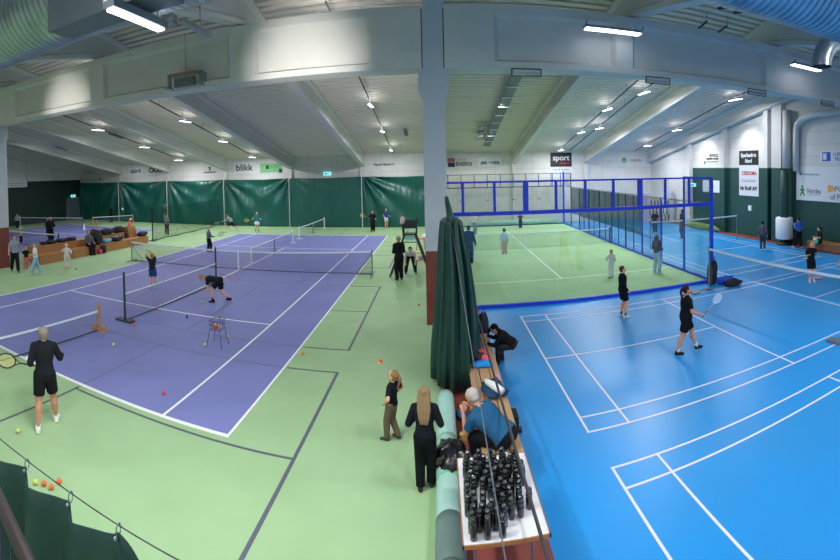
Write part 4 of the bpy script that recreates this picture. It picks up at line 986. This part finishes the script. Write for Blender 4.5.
def person(label, x, y, H, rel=0, hip=.53, lean=3, side=0, feet=((.055,-.03,0),(.055,.03,0)), hands=((.04,.02,-.30),(.04,.02,-.30)),
           head=(0,0), top=('#22242C','short'), bottom=('#22242C','trousers'), shoes='#2A2A2E', hair=('short','#4A3324'), skin='a',
           child=False, build=1.0, voxel=None, cat='person', knee=(0,1,0), elbow=None, twist=0, ground=0, sock=None, shift=(0,0), fist=True):
    """L is index 0 (person's left), R is index 1. Lengths are fractions of H; hands are relative to the shoulders."""
    dist = math.hypot(x-CX, y-CY); bear = math.atan2(x-CX, y-CY); f = bear + R(rel)
    vx = voxel or (.0085 if dist < 9.5 else .0125 if dist < 19 else .016); cv = .011 if dist < 9.5 else .015 if dist < 19 else .019
    b = build; U = H; hh = (.158 if child else .134)
    if child: hip = hip*.95
    P = Vector((shift[0], shift[1], hip))*U; tw = R(twist)
    sdir = Vector((math.sin(R(side)), math.sin(R(lean))*math.cos(R(side)), math.cos(R(lean))*math.cos(R(side)))).normalized()
    rv = Vector((math.cos(tw),-math.sin(tw),0)); rv = (rv - sdir*rv.dot(sdir)).normalized(); fv = sdir.cross(rv).normalized()
    if fv.y < 0 and abs(lean) < 60: fv = -fv
    fv = -rv.cross(sdir).normalized() if False else sdir.cross(rv).normalized()
    tl = .30 if not child else .285
    SC = P + sdir*(tl-.018)*U; NB = P + sdir*tl*U
    hp, hyw = R(head[0]), R(head[1])
    hup = (sdir*.35 + Vector((0,0,1))*.65).normalized() if abs(lean) < 50 else (sdir*.8+Vector((0,0,1))*.2).normalized()
    hf = (fv - hup*fv.dot(hup)).normalized() if abs(lean) < 50 else (fv*.6+sdir*.4 - hup*(fv*.6+sdir*.4).dot(hup)).normalized()
    hf = Matrix.Rotation(-hyw, 3, hup) @ hf
    hr = hf.cross(hup).normalized(); rt = Matrix.Rotation(hp, 3, hr); hup = rt @ hup; hf = rt @ hf
    chin = NB + (hup*.028)*U; hc = chin + hup*hh*.5*U
    sw = (.098 if not child else .088)*b**.5
    SH = [SC - rv*sw*U - sdir*.012*U, SC + rv*sw*U - sdir*.012*U]; HP = [P - Vector((rv.x,rv.y,0)).normalized()*.048*U, P + Vector((rv.x,rv.y,0)).normalized()*.048*U]
    T1 = .25*(.94 if child else 1); A1, A2 = .165, .145
    KN, AN, EL, WR = [], [], [], []
    for i, s in ((0,-1),(1,1)):
        fo = feet[i]; t = Vector((s*fo[0]+shift[0]*0, fo[1], fo[2]+.042))*U
        k, a = ik(HP[i], t, T1*U, T1*U, Vector(knee)+Vector((s*.12,0,0))); KN.append(k); AN.append(a)
        ho = hands[i]; t = SH[i] + (Vector((s*ho[0], ho[1], ho[2])))*U
        pl = Vector((s*.22,-.9,-.45)) if elbow is None else Vector((s*elbow[i][0],elbow[i][1],elbow[i][2]))
        e, w = ik(SH[i], t, A1*U, A2*U, pl); EL.append(e); WR.append(w)
    def torso(mb, t=0, lo=-.05, hi=.40, wide=1, flare=0):
        rings = []
        for q, a, c in ((-.055,.070,.058),(0,.086,.068),(.05,.083,.062),(.11,.076,.056),(.18,.088,.062),(.235,.096,.062),(.268,.088,.056),(.29,.052,.044),(.318,.030,.032)):
            if q < lo-1e-6 or q > hi+1e-6: continue
            fl = flare*max(0,(.1-q)/.15)
            rings.append(mb.ring(P+sdir*q*U*(tl/.30), rv, fv, (a*b*wide+t+fl)*U, (c*b*wide+t+fl)*U, 20))
        mb.loft(rings)
    # --- body
    m = MB(); torso(m)
    m.cone_cap(SC+sdir*.0*U, chin+hup*.02*U, .034*U, .030*U, 12)
    for i in (0,1): m.cone_cap(SC+sdir*.012*U, SH[i]-sdir*.004*U, .036*U, .027*b**.5*U, 10)
    rings = []
    for q, wd, fw in ((0,.34,.18),(.07,.55,.12),(.2,.74,.07),(.36,.88,.03),(.52,.97,0),(.68,1.0,-.02),(.82,.9,-.03),(.93,.64,-.03),(1.0,.25,-.03)):
        rings.append(m.ring(chin+hup*q*hh*U+hf*fw*hh*U, hr, hf, wd*.37*hh*U, wd*.44*hh*U, 20))
    m.loft(rings)
    m.cone_cap(chin+hup*.52*hh*U+hf*.40*hh*U, chin+hup*.36*hh*U+hf*.50*hh*U, .035*hh*U, .075*hh*U, 8)
    for s in (-1,1): m.ball(chin+hup*.46*hh*U+hr*s*.37*hh*U-hf*.02*hh*U, (.05*hh*U,.09*hh*U,.13*hh*U), 8, 6)
    for i, s in ((0,-1),(1,1)):
        m.cone_cap(SH[i], EL[i], .030*b**.5*U, .024*U, 12); m.cone_cap(EL[i], WR[i], .024*U, .0155*U, 12)
        fd = (WR[i]-EL[i]).normalized(); a, c = m.frame(fd); up = c if abs(c.z) > .3 else a
        sdv = fd.cross(up).normalized(); hl = (.095 if not child else .092)*U
        pc = WR[i]+fd*hl*.22
        m.cone_cap(WR[i], WR[i]+fd*hl*.42, .014*U, .017*U, 8)
        for q in (-1,1): m.cone_cap(WR[i]+fd*hl*.12+sdv*q*.006*U, WR[i]+fd*hl*.42+sdv*q*.012*U, .011*U, .010*U, 8)
        for kf, (off, ln) in enumerate(((-.018,.40),(-.006,.46),(.006,.44),(.018,.34))):
            r0 = WR[i]+fd*hl*.45+sdv*off*U; bend = .55 if fist else .2
            r1 = r0+fd*hl*ln*.5+up*(-hl*ln*.5*bend*.4); r2 = r1+fd*hl*ln*.5*(1-bend)+up*(-hl*ln*.5*bend)
            m.cone_cap(r0, r1, max(.0058*U,vx*.62), max(.0052*U,vx*.6), 6); m.cone_cap(r1, r2, max(.0052*U,vx*.6), max(.0045*U,vx*.58), 6)
        th = WR[i]+fd*hl*.15+sdv*(-s*.014)*U
        m.cone_cap(th, th+fd*hl*.25+sdv*(-s*.020)*U, .008*U, .007*U, 6); m.cone_cap(th+fd*hl*.25+sdv*(-s*.020)*U, th+fd*hl*.45+sdv*(-s*.018)*U-up*.005*U, .0068*U, .006*U, 6)
        m.cone_cap(HP[i], KN[i], .056*b**.5*U, .036*b**.5*U, 14)
        mid = KN[i].lerp(AN[i],.33) - Vector((0,.010,0))*U
        m.cone_cap(KN[i], mid, .034*U, .037*b**.5*U, 12); m.cone_cap(mid, AN[i], .036*b**.5*U, .021*U, 12)
        m.cone_cap(AN[i], AN[i]+Vector((s*.01,.045,-.02))*U, .019*U, .014*U, 8)
    root = solid(m, 'person', SK[skin], None, vx, 2, (x,y,ground)); root.rotation_euler = (0,0,-f); tag(root, label, cat)
    # --- clothes
    e = .0075 + (.004 if dist > 19 else 0)
    m = MB(); torso(m, e, -.03 if top[1] != 'jacket' else -.055, .295, 1.03, .004 if top[1] != 'jacket' else .008)
    for i in (0,1):
        m.cone_cap(SC+sdir*.012*U, SH[i]-sdir*.002*U, (.038+e)*U, (.028*b**.5+e)*U, 12)
        m.ball(SH[i]-sdir*.006*U, (.029*b**.5+e)*U, 12, 8)
        if top[1] in ('long','jacket','hood'):
            m.cone_cap(SH[i], EL[i], (.030*b**.5+e+.002)*U, (.026+e+.002)*U, 12); m.tube(EL[i], EL[i].lerp(WR[i],.97), (.026+e+.002)*U, (.0185+e)*U, n=12); m.ball(EL[i],(.026+e+.001)*U,10,8)
        elif top[1] == 'short':
            m.tube(SH[i], SH[i].lerp(EL[i],.72), (.031*b**.5+e)*U, (.030+e+.004)*U, n=12)
    m.tube(SC-sdir*.02*U, SC.lerp(NB,.9), .062*b**.5*U, .040*U, n=14)
    if top[1] == 'hood': m.cone_cap(NB-fv*.03*U, NB+sdir*.03*U-fv*.035*U, .05*U, .045*U, 12)
    if top[1] in ('jacket','hood'): m.tube(NB-sdir*.02*U, NB+sdir*.025*U, .045*U, .038*U, n=14)
    solid(m, 'jacket' if top[1]=='jacket' else 'shirt', cloth(top[0]), root, cv, 3)
    kind = bottom[1]; m = MB()
    rings = [m.ring(P+sdir*q*U, rv, fv, (a*b+e*.8)*U, (c*b+e*.8)*U, 20) for q, a, c in ((-.06,.072,.06),(0,.088,.07),(.045,.085,.064),(.07,.081,.06))]
    m.loft(rings)
    for i in (0,1):
        if kind in ('trousers','wide','leggings'):
            w_ = {'trousers':.9,'wide':1.1,'leggings':.55}[kind]
            m.cone_cap(HP[i], KN[i], (.058*b**.5+e)*U, (.038*b**.5+e*1.4*w_+.004*w_)*U, 14)
            m.tube(KN[i], AN[i]-(AN[i]-KN[i]).normalized()*.0*U+Vector((0,0,.0)), (.038*b**.5+e*1.4*w_+.004*w_)*U, (.024+e*1.6*w_+.006*w_)*U, n=14)
        elif kind == 'shorts':
            m.tube(HP[i], HP[i].lerp(KN[i],.80), (.059*b**.5+e)*U, (.048*b**.5+e+.003)*U, n=14); m.ball(HP[i], (.058*b**.5+e)*U, 12, 8)
        elif kind == 'skirt': pass
    if kind == 'skirt': 
        m.loft([m.ring(P+Vector((0,0,.04))*U,rv,fv,.088*U,.070*U,24), m.ring(P-Vector((0,0,.05))*U,rv,fv,.118*U,.10*U,24), m.ring(P-Vector((0,0,.15))*U,rv,fv,.15*U,.13*U,24)])
    solid(m, {'wide':'trousers'}.get(kind,kind), cloth(bottom[0]), root, cv, 3)
    for i, s in ((0,-1),(1,1)):
        m = MB(); an = AN[i]; toe = Vector((s*.018,.082,-.024))*U
        if an.z > (.06+.042)*U: toe = Vector((s*.01,.05,-.060))*U
        m.cone_cap(an+Vector((0,-.018,-.022))*U, an+toe, .024*U, .020*U, 12); m.cone_cap(an+Vector((0,-.01,-.0))*U, an+toe*.55+Vector((0,0,-.004))*U, .027*U, .022*U, 12)
        m.box(0,0,0,0,0,0) if False else None
        o = solid(m, 'shoe', cloth(shoes), root, cv*.8, 2)
        if sock and kind in ('shorts','skirt'):
            m = MB(); m.tube(an+Vector((0,0,-.01))*U, an.lerp(KN[i],.28), .0245*U, .027*U, n=12); m.build('sock', cloth(sock), root, True)
    hs, hcol = hair; HM = cloth(hcol)
    if hs != 'none':
        m = MB(); c = chin+hup*.64*hh*U-hf*.07*hh*U; Rm = Matrix((hr,hf,hup)).transposed()
        if hs == 'bald': m.ball(chin+hup*.5*hh*U-hf*.12*hh*U, (.395*hh*U,.37*hh*U,.24*hh*U), 16, 12, 0, Rm)
        else: m.ball(c, (.40*hh*U,.43*hh*U,.40*hh*U), 18, 14, 0, Rm); m.ball(chin+hup*.42*hh*U-hf*.16*hh*U, (.36*hh*U,.30*hh*U,.28*hh*U), 14, 10, 0, Rm)
        if hs == 'long':
            b0 = chin+hup*.5*hh*U-hf*.22*hh*U
            for s in (-.28,-.1,.1,.28):
                pts = [b0+hr*s*hh*U+hup*.2*hh*U, b0+hr*s*1.2*hh*U-hf*.10*hh*U-hup*.35*hh*U, NB+hr*s*1.3*hh*U-fv*.058*U-sdir*.03*U, NB+hr*s*1.1*hh*U-fv*.070*U-sdir*.10*U, NB+hr*s*.8*hh*U-fv*.074*U-sdir*.155*U]
                for k in range(4): m.cone_cap(pts[k], pts[k+1], (.19-.02*k)*hh*U, (.17-.03*k)*hh*U, 8)
        if hs == 'ponytail':
            pts = [chin+hup*.72*hh*U-hf*.46*hh*U, chin+hup*.5*hh*U-hf*.66*hh*U, chin+hup*.1*hh*U-hf*.66*hh*U, chin-hup*.45*hh*U-hf*.55*hh*U]
            for k in range(3): m.cone_cap(pts[k], pts[k+1], (.12,.15,.13)[k]*hh*U, (.15,.13,.06)[k]*hh*U, 8)
        if hs == 'bun': m.ball(chin+hup*.95*hh*U-hf*.25*hh*U, .17*hh*U, 10, 8)
        if hs == 'cap': m.cone_cap(chin+hup*.75*hh*U+hf*.3*hh*U, chin+hup*.70*hh*U+hf*.62*hh*U, .22*hh*U, .16*hh*U, 8)
        solid(m, 'cap' if hs == 'cap' else 'hair', HM, root, cv*.75, 2)
    if dist < 24:
        for s in (-1,1):
            m = MB(); m.ball(chin+hup*.50*hh*U+hf*.425*hh*U+hr*s*.16*hh*U, .04*hh*U, 8, 6); m.build('eye', EYE, root, True)
        m = MB(); m.ball(chin+hup*.20*hh*U+hf*.375*hh*U, (.11*hh*U,.04*hh*U,.03*hh*U), 8, 6, 0, Matrix((hr,hf,hup)).transposed()); m.build('mouth', LIP, root, True)
    Wm = Matrix.Translation((x,y,ground)) @ Matrix.Rotation(-f,4,'Z')
    def hand(i): fd = (WR[i]-EL[i]).normalized(); return Wm @ (WR[i]+fd*.05*U)
    root_info = {'root': root, 'hand': hand, 'dir': lambda v: (Wm.to_3x3() @ Vector(v)).normalized(), 'W': Wm, 'U': U, 'WR': [Wm @ w for w in WR], 'chin': Wm @ chin, 'headc': Wm @ hc}
    return root_info
def racket(kind, at, d, label, col='#2A2A30', strings='#C9C58A', nrm=(0,0,1), grp=None, thick=.0019):
    'at: where the hand holds it; d: along the handle to the head'
    d = Vector(d).normalized(); n = Vector(nrm); n = (n - d*n.dot(d)); n = n.normalized() if n.length > 1e-3 else d.orthogonal().normalized(); s = d.cross(n).normalized()
    t = thing('tennis_racket' if kind == 'tennis' else 'badminton_racket', at, label, 'racket', 0, grp)
    L, rx, ry, hr_ = (.34,.17,.125,.015) if kind == 'tennis' else (.40,.125,.10,.012)
    m = MB(); m.tube(-d*.08, d*.12, hr_, n=8); m.build('grip', M['black'], t, True)
    m = MB()
    if kind == 'tennis': m.tube(d*.12, d*.2, .011, n=6); m.tube(d*.2, d*(L+.02)+s*.09, .008, n=6); m.tube(d*.2, d*(L+.02)-s*.09, .008, n=6)
    else: m.tube(d*.12, d*(L-.045), .0045, n=6)
    c = d*(L+rx-.05); m.path([c + d*rx*math.cos(a) + s*ry*math.sin(a) for a in [2*PI*k/28 for k in range(29)]], .012 if kind=='tennis' else .007, 6)
    m.build('frame', cloth(col), t, True)
    m = MB(); k = -8
    for k in range(-7,8):
        q = k/8; a = math.sqrt(1-q*q)
        m.tube(c + s*ry*q - d*rx*a, c + s*ry*q + d*rx*a, thick, n=3); m.tube(c + d*rx*q - s*ry*a, c + d*rx*q + s*ry*a, thick, n=3)
    m.build('strings', cloth(strings), t); return t
BK = '#1C1D24'
p = person('grey-haired man in black long sleeves and shorts seen from behind on the baseline', 2.74,-13.45, 1.80, rel=4, lean=5, feet=((.07,-.10,0),(.10,.10,0)),
    hands=((.05,.09,-.225),(.07,.20,-.165)), elbow=((.12,-1,-.3),(.1,-1,-.4)), head=(8,8), top=(BK,'long'), bottom=('#17181E','shorts'), shoes='#E9E4E0', sock='#EDEDED', hair=('short','#8B8078'), skin='b')
racket('tennis', p['hand'](0), p['dir']((-1,.1,.12)), 'tennis racket with yellow strings in the hand of the grey-haired man', strings='#D6CF8F', nrm=p['dir']((0,-.9,.5)), thick=.0035)
p = person('player in black bending down to pick up a ball at the practice net', 1.42,-4.85, 1.60, rel=-78, hip=.47, lean=82, feet=((.06,.02,0),(.05,-.33,.02)), shift=(0,-.13),
    hands=((.0,.02,-.30),(.06,-.24,.02)), head=(-15,0), top=(BK,'short'), bottom=('#17181E','shorts'), shoes='#141418', sock='#141418', hair=('short','#A67A4E'), skin='a')
racket('tennis', p['hand'](1), p['dir']((.15,-.8,-.25)), 'pink-rimmed racket held out behind the bending player', col='#B98AA8', strings='#B7A2C8', nrm=p['dir']((1,.3,.2)))
ball((1.08,-5.2,.045), BALLY, 'yellow ball at the fingertips of the bending player')
p = person('child in dark shirt and blue shorts swinging a racket above the head', -1.69,-4.23, 1.45, rel=20, child=True, feet=((.06,-.02,0),(.06,.05,0)), hands=((.05,.08,.20),(-.04,.10,.20)), lean=0,
    top=('#26272E','short'), bottom=('#234A86','shorts'), shoes='#C9D3D4', sock='#26272E', hair=('short','#B98F5C'), skin='a')
racket('tennis', p['hand'](0), p['dir']((-.75,-.1,.35)), 'pale racket swung up beside the head of the child in blue shorts', col='#D9C9D9', strings='#C9B8C4', nrm=p['dir']((.2,1,.1)))
p = person('player in grey top and black trousers waiting on the far side of the full-width net', -3.73,3.99, 1.42, rel=60, feet=((.08,-.02,0),(.09,.04,0)), hands=((.03,.14,-.20),(.03,.16,-.18)),
    top=('#6F7484','long'), bottom=(BK,'trousers'), shoes='#8E9092', hair=('short','#C7A77A'))
racket('tennis', p['hand'](1), p['dir']((0,.9,.25)), 'racket held out by the player in grey top', col='#B08B6C', nrm=p['dir']((1,0,.2)))
p = person('player in light grey lunging low in front of the green curtain', -6.5,12.6, 1.62, rel=-70, hip=.44, lean=35, feet=((.10,.16,0),(.12,-.30,0)), hands=((.06,.22,-.14),(.10,-.05,-.2)),
    top=('#8D9096','long'), bottom=('#26262C','shorts'), shoes='#C8CACC', hair=('short','#6B4A33'), sock='#D8D8DA')
racket('tennis', p['hand'](0), p['dir']((-.2,.8,-.35)), 'racket reaching low from the lunging player', col='#8C8F93', strings='#9EA0A2', nrm=p['dir']((1,0,.3)))
p = person('girl in teal top and white skirt before the smooth curtain bays', -4.5,12.9, 1.55, rel=175, feet=((.07,0,0),(.07,.02,0)), hands=((.06,.14,-.16),(.12,.12,-.16)), top=('#2E8089','short'), bottom=('#D8DCE0','skirt'), shoes='#C9CCCE', sock='#26262C', hair=('ponytail','#7A4A30'))
racket('tennis', p['hand'](1), p['dir']((.9,.2,-.05)), 'yellow racket held out by the girl in the white skirt', col='#B7B04A', strings='#C9C46A', nrm=p['dir']((0,1,.3)))
p = person('red-haired person in black standing near the far baseline corner', 4.2,13.66, 1.56, rel=180, top=(BK,'long'), bottom=('#15161A','trousers'), hands=((.05,.14,-.16),(.10,.12,-.12)), hair=('long','#6B3326'))
racket('tennis', p['hand'](1), p['dir']((.85,.15,.35)), 'pale racket raised by the red-haired person in black', col='#C9B98A', strings='#D8D0A8', nrm=p['dir']((0,1,.2)))
person('player in blue and white jersey against the far curtain', 4.9,16.0, 1.52, rel=150, feet=((.09,-.05,0),(.09,.08,0)), top=('#2B4A8F','short'), bottom=('#B7C2CC','shorts'), shoes='#C98A8A', hair=('short','#8A6A4A'), hands=((.05,.12,-.2),(.06,.1,-.24)))
person('grey-haired man in black suit standing by the end of the tennis net', 7.34,-.62, 1.79, rel=-18, feet=((.05,0,0),(.06,.03,0)), top=('#17181D','jacket'), bottom=('#17181D','wide'), shoes='#4A2E28', hair=('short','#9A8F86'), hands=((.0,.14,-.17),(.0,.14,-.17)), skin='b')
person('person in white top and black leggings bending forward under the umpire chair', 7.72,.55, 1.6, rel=180, hip=.50, lean=68, shift=(0,-.08), feet=((.13,-.05,0),(.13,-.03,0)), hands=((.03,-.02,-.28),(.03,-.02,-.28)), head=(20,0), top=('#D2D5DA','short'), bottom=('#24252C','trousers'), shoes='#2A2A30', hair=('short','#3B2A20'))
person('girl with hands on hips in dark shirt and patterned trousers', 8.13,-11.32, 1.20, rel=-62, child=True, feet=((.03,.07,0),(.06,-.06,.015)), hands=((.055,.04,-.185),(.055,.04,-.185)), elbow=((1,-.7,0),(1,-.7,0)), lean=-2,
    head=(12,0), top=('#14151D','short'), bottom=('#6E5B4E','trousers'), shoes='#4A474A', hair=('ponytail','#8A6A48'), skin='a')
person('long-haired person in dark navy sweater and wide trousers beside the mint roll', 8.70,-12.43, 1.42, rel=5, feet=((.05,-.01,0),(.05,.06,0)), hands=((.01,.12,-.17),(.01,.12,-.17)), elbow=((.45,-.6,-.6),(.45,-.6,-.6)), lean=4,
    head=(-12,5), top=('#141722','long'), bottom=('#0E0F14','wide'), shoes='#3A3436', hair=('long','#8A7152'), skin='a')
person('man in light grey T-shirt and black trousers striding past the pillar', -8.74,-5.75, 1.79, rel=165, feet=((.05,.16,0),(.05,-.16,0)), hands=((.12,-.12,-.24),(.09,.12,-.25)), top=('#8C93A4','short'), bottom=('#1A1A20','trousers'), shoes='#5B5B60', hair=('short','#2A211C'), skin='b', build=1.12)
person('child in black T-shirt and pink leggings between the two walking adults', -8.95,-4.9, 1.16, rel=170, child=True, top=('#17181E','short'), bottom=('#D06A86','leggings'), shoes='#D9709A', hands=((.10,.06,-.24),(.10,.04,-.2)), hair=('short','#7A5A3C'))
person('person in white T-shirt and pale jeans walking with folded arms', -7.47,-5.47, 1.50, rel=-95, feet=((.04,.14,0),(.04,-.17,.01)), hands=((-.02,.13,-.16),(-.02,.12,-.17)), top=('#DCE0E6','short'), bottom=('#8FB0CC','wide'), shoes='#C9CCD0', hair=('ponytail','#A88A66'))
person('child dressed all in cream white near the bench end', -7.4,-3.57, 1.30, rel=30, child=True, hands=((.06,.12,-.02),(.03,.12,-.04)), feet=((.05,0,0),(.05,.06,.03)), top=('#D3CFC9','long'), bottom=('#CDC9C2','wide'), shoes='#C9A8A0', hair=('short','#D9C09A'))
person('small child in bright yellow top far behind the brown pillar', -16.71,.59, .98, rel=30, child=True, lean=14, hands=((.05,.1,-.2),(.05,.1,-.2)), top=('#E8D024','short'), bottom=(BK,'trousers'), hair=('short','#D0B060'))
person('player in grey top with dark trousers in the distant corner of the far court', -24.8,6.25, 1.36, rel=175, top=('#8E939C','long'), bottom=('#22232A','trousers'), shoes='#8A5B5B', hair=('long','#A5744C'), hands=((.05,.12,-.2),(.05,.12,-.2)))
person('tall bald-headed man in black at the far net', -15.02,1.95, 1.84, rel=15, lean=8, top=('#18191F','long'), bottom=('#14151A','wide'), shoes='#D6D8DA', hair=('bald','#8E8680'), hands=((.02,.15,-.14),(.02,.15,-.14)), skin='b')
person('person in black and grey standing just behind the tall man in black', -18.1,4.3, 1.5, rel=170, top=('#4B3F46','long'), bottom=('#1C1C22','trousers'), hair=('short','#3A2A22'), skin='b')
person('seated man in grey jacket on the lower step of the wooden bench', -9.58,.2, 1.76, rel=150, hip=.325, feet=((.05,.24,0),(.07,.26,0)), shift=(0,0), hands=((.01,.17,-.20),(.01,.17,-.21)), top=('#56606A','jacket'), bottom=('#1C1D22','trousers'), shoes='#17181C', hair=('short','#6F6660'), skin='b', knee=(0,.6,1))
person('person in black standing before the far green curtain of the far court', -21.32,15.36, 1.68, rel=60, lean=6, top=(BK,'long'), bottom=('#15161A','trousers'), hair=('short','#2A1E18'), hands=((.03,.12,-.2),(.03,.12,-.2)), skin='c')
p = person('player in grey with one arm raised beside the divider net', -10.37,9.4, 1.52, rel=170, feet=((.06,0,0),(.06,.04,0)), hands=((-.02,.12,-.05),(.0,.04,.29)), top=('#8E939C','short'), bottom=('#5A3A42','leggings'), shoes='#7A4A4A', hair=('short','#B08A60'))
racket('tennis', p['hand'](1), (0,.1,1), 'racket held straight up beside the divider net', col='#A88A7A', nrm=(0,1,0))
p = person('person in white T-shirt and grey trousers at the far end of the glass court', 11.31,11.2, 1.58, rel=80, top=('#D3D6D8','short'), bottom=('#7C8284','wide'), shoes='#B9BDBF', hair=('short','#5A4030'), hands=((.02,.16,-.08),(.02,.2,-.02)))
racket('tennis', p['hand'](1), p['dir']((0,.9,.25)), 'white padel bat held up at the far end of the glass court', col='#E6E8E8', strings='#E6E8E8', nrm=(0,1,0))
person('child in pale blue top and tan trousers seen from behind on the glass court', 12.31,4.33, 1.36, rel=0, child=True, top=('#B8D3EC','long'), bottom=('#C9AE96','wide'), shoes='#5A3A4A', hair=('short','#1F1815'), hands=((.0,.14,-.14),(.05,.02,-.28)))
person('person in black and grey by the far glass wall', 14.94,13.9, 1.2, rel=175, top=('#26272E','short'), bottom=('#17181C','trousers'), hair=('short','#6B3A2A'), hands=((.03,.1,-.2),(.1,.12,-.1)), child=True)
p = person('tall person in dark navy suit just beyond the curtain bundle', 10.31,2.01, 1.84, rel=10, top=('#272B38','jacket'), bottom=('#272B38','wide'), shoes='#D0D2D4', hair=('short','#4A2E22'), hands=((.05,.02,-.3),(.06,.06,-.28)), skin='b')
person('small child in cream top and white trousers on the near half of the glass court', 15.61,-2.06, 1.18, rel=-20, child=True, top=('#D9CFC6','long'), bottom=('#D8DCDF','wide'), shoes='#4A4044', hair=('bun','#C79A62'), hands=((.06,.12,-.1),(.03,.1,-.2)))
person('long-haired person in dark sweater and pale jeans inside the glass corner', 17.61,-2.14, 1.6, rel=25, top=('#4B464C','long'), bottom=('#9DBAD0','wide'), shoes='#B8BCC4', hair=('long','#6E5444'), hands=((.0,.13,-.2),(.0,.13,-.2)))
person('boy all in black with red-brown hair standing on the blue court by the glass wall', 14.15,-6.52, 1.52, rel=75, lean=0, top=('#101116','long'), bottom=('#0F1014','shorts'), shoes='#C9C4C4', sock='#101116', hair=('short','#5B2F22'), hands=((.0,.10,-.26),(.0,.08,-.27)), build=1.15)
p = person('woman in black T-shirt and shorts walking with a badminton racket', 14.43,-9.58, 1.62, rel=72, lean=3, feet=((.04,.19,0),(.05,-.15,0)), hands=((.03,.14,-.22),(.04,.17,-.20)), top=('#101015','short'), bottom=('#0D0D11','shorts'), shoes='#202026', sock='#DADADC', hair=('ponytail','#3B1A1C'), skin='b', build=1.25)
racket('badminton', p['hand'](1), p['dir']((.1,.65,.75)), 'badminton racket with white head carried by the woman in black', col='#D9DCE4', strings='#E4E6EA', nrm=p['dir']((1,.3,0)))
person('child in black hooded top crouching at the end of the slatted bench', 10.45,-8.55, 1.35, rel=-88, child=True, hip=.34, lean=52, feet=((.06,.16,0),(.10,.10,0)), shift=(0,-.08), hands=((.02,.22,-.10),(.02,.24,-.06)), top=('#0E0F13','hood'), bottom=('#26272C','trousers'), shoes='#3A3C40', hair=('cap','#0E0F13'), knee=(0,1,.6), skin='b', build=1.35)
person('old white-haired man in blue shirt bent forward on the bench, hands at his face', 9.84,-12.28, 1.80, rel=-62, hip=.33, lean=57, feet=((.06,.22,0),(.10,.26,0)), hands=((-.05,.13,-.03),(-.05,.15,-.04)), elbow=((.3,-.1,-1),(.3,-.1,-1)), head=(12,0), top=('#245A80','short'), bottom=('#101116','trousers'), shoes='#141418', hair=('short','#BDB2AA'), knee=(0,.7,1), skin='b', build=1.35)
person('person in grey sweater and grey trousers standing by the far net post on blue', 24.5,-.9, 1.55, rel=5, top=('#565A66','long'), bottom=('#3C404A','leggings'), shoes='#D9DADC', hair=('short','#15161A'), hands=((.05,.04,-.28),(.05,.04,-.28)))
person('man in blue and white jersey and black trousers in front of the green wall', 26.4,-1.7, 1.68, rel=-35, feet=((.10,.12,0),(.06,-.06,0)), top=('#2A63C9','short'), bottom=('#15161A','trousers'), shoes='#C9CBCE', hair=('short','#3A2A22'), hands=((-.02,.13,-.06),(-.02,.12,-.1)))
person('girl in black sitting on the wall bench, looking down at her hands', 26.45,-3.2, 1.6, rel=-105, hip=.345, feet=((.05,.24,0),(.08,.20,0)), hands=((-.02,.17,-.15),(-.02,.17,-.14)), head=(-15,0), top=('#1A1B20','short'), bottom=('#17181C','shorts'), shoes='#D9D4D0', sock='#D9D4D0', hair=('ponytail','#2A1E1A'), knee=(0,.7,1))
p = person('girl in black T-shirt and long shorts behind the near badminton net', 21.53,-7.04, 1.55, rel=165, feet=((.07,0,0),(.05,.06,0)), hands=((-.01,.14,-.08),(.01,.16,-.10)), top=('#15161B','short'), bottom=('#101116','shorts'), shoes='#DDD8D4', sock='#DDD8D4', hair=('ponytail','#2E2420'))
racket('badminton', p['hand'](1), p['dir']((.5,.7,-.1)), 'badminton racket held by the girl in black behind the net', col='#3A3A40', nrm=(0,0,1))
sh = MB(); sh.lathe([(.0,-.09),(.05,-.06),(.09,.0),(.085,.04),(.0,.08)],14); tag(sh.build('balloon_ball', mat('turquoise','#2FC7A8',.4), None, True, (21.86,-7.0,1.50)), 'turquoise ball beside the head of the girl in black T-shirt', 'ball')
person('person with bare arms and black shorts cut by the edge of the picture', 22.45,-7.95, 1.30, rel=-150, top=('#B98A86','short'), bottom=('#15161B','shorts'), shoes='#D0CCC8', hair=('short','#4A3226'), hands=((.08,.05,-.24),(.06,.06,-.24)))
person('distant person in dark blue shirt seen through the glass court corner', 22.81,7.93, 1.50, rel=180, top=('#232A40','short'), bottom=('#4A4F60','trousers'), shoes='#C9CBCE', hair=('short','#2E2420'), hands=((.1,.05,-.25),(.1,.05,-.25)))
person('person in dark green clothes half hidden behind a blue cage post', 23.3,5.2, 1.78, rel=-60, top=('#2A3A34','long'), bottom=('#39473C','wide'), shoes='#6A7468', hair=('short','#1F1A18'), hands=((.05,.1,-.2),(.05,.12,-.22)))
# freeze the modelled surfaces
FONTS = [o for o in sc.objects if o.type == 'FONT']
bpy.context.view_layer.update(); dg = bpy.context.evaluated_depsgraph_get()
done = [(o, bpy.data.meshes.new_from_object(o.evaluated_get(dg), depsgraph=dg)) for o in PENDING]
for o, me in done:
    mats = [s.material for s in o.material_slots]; o.modifiers.clear(); o.data = me
    if not me.materials:
        for mt in mats: me.materials.append(mt)
    me.polygons.foreach_set('use_smooth', [True]*len(me.polygons))
for o in FONTS:
    me = bpy.data.meshes.new_from_object(o.evaluated_get(dg), depsgraph=dg)
    n = bpy.data.objects.new(o.name, me); COL.objects.link(n); n.parent = o.parent; n.location = o.location; n.rotation_euler = o.rotation_euler; n.scale = o.scale
    bpy.data.objects.remove(o)
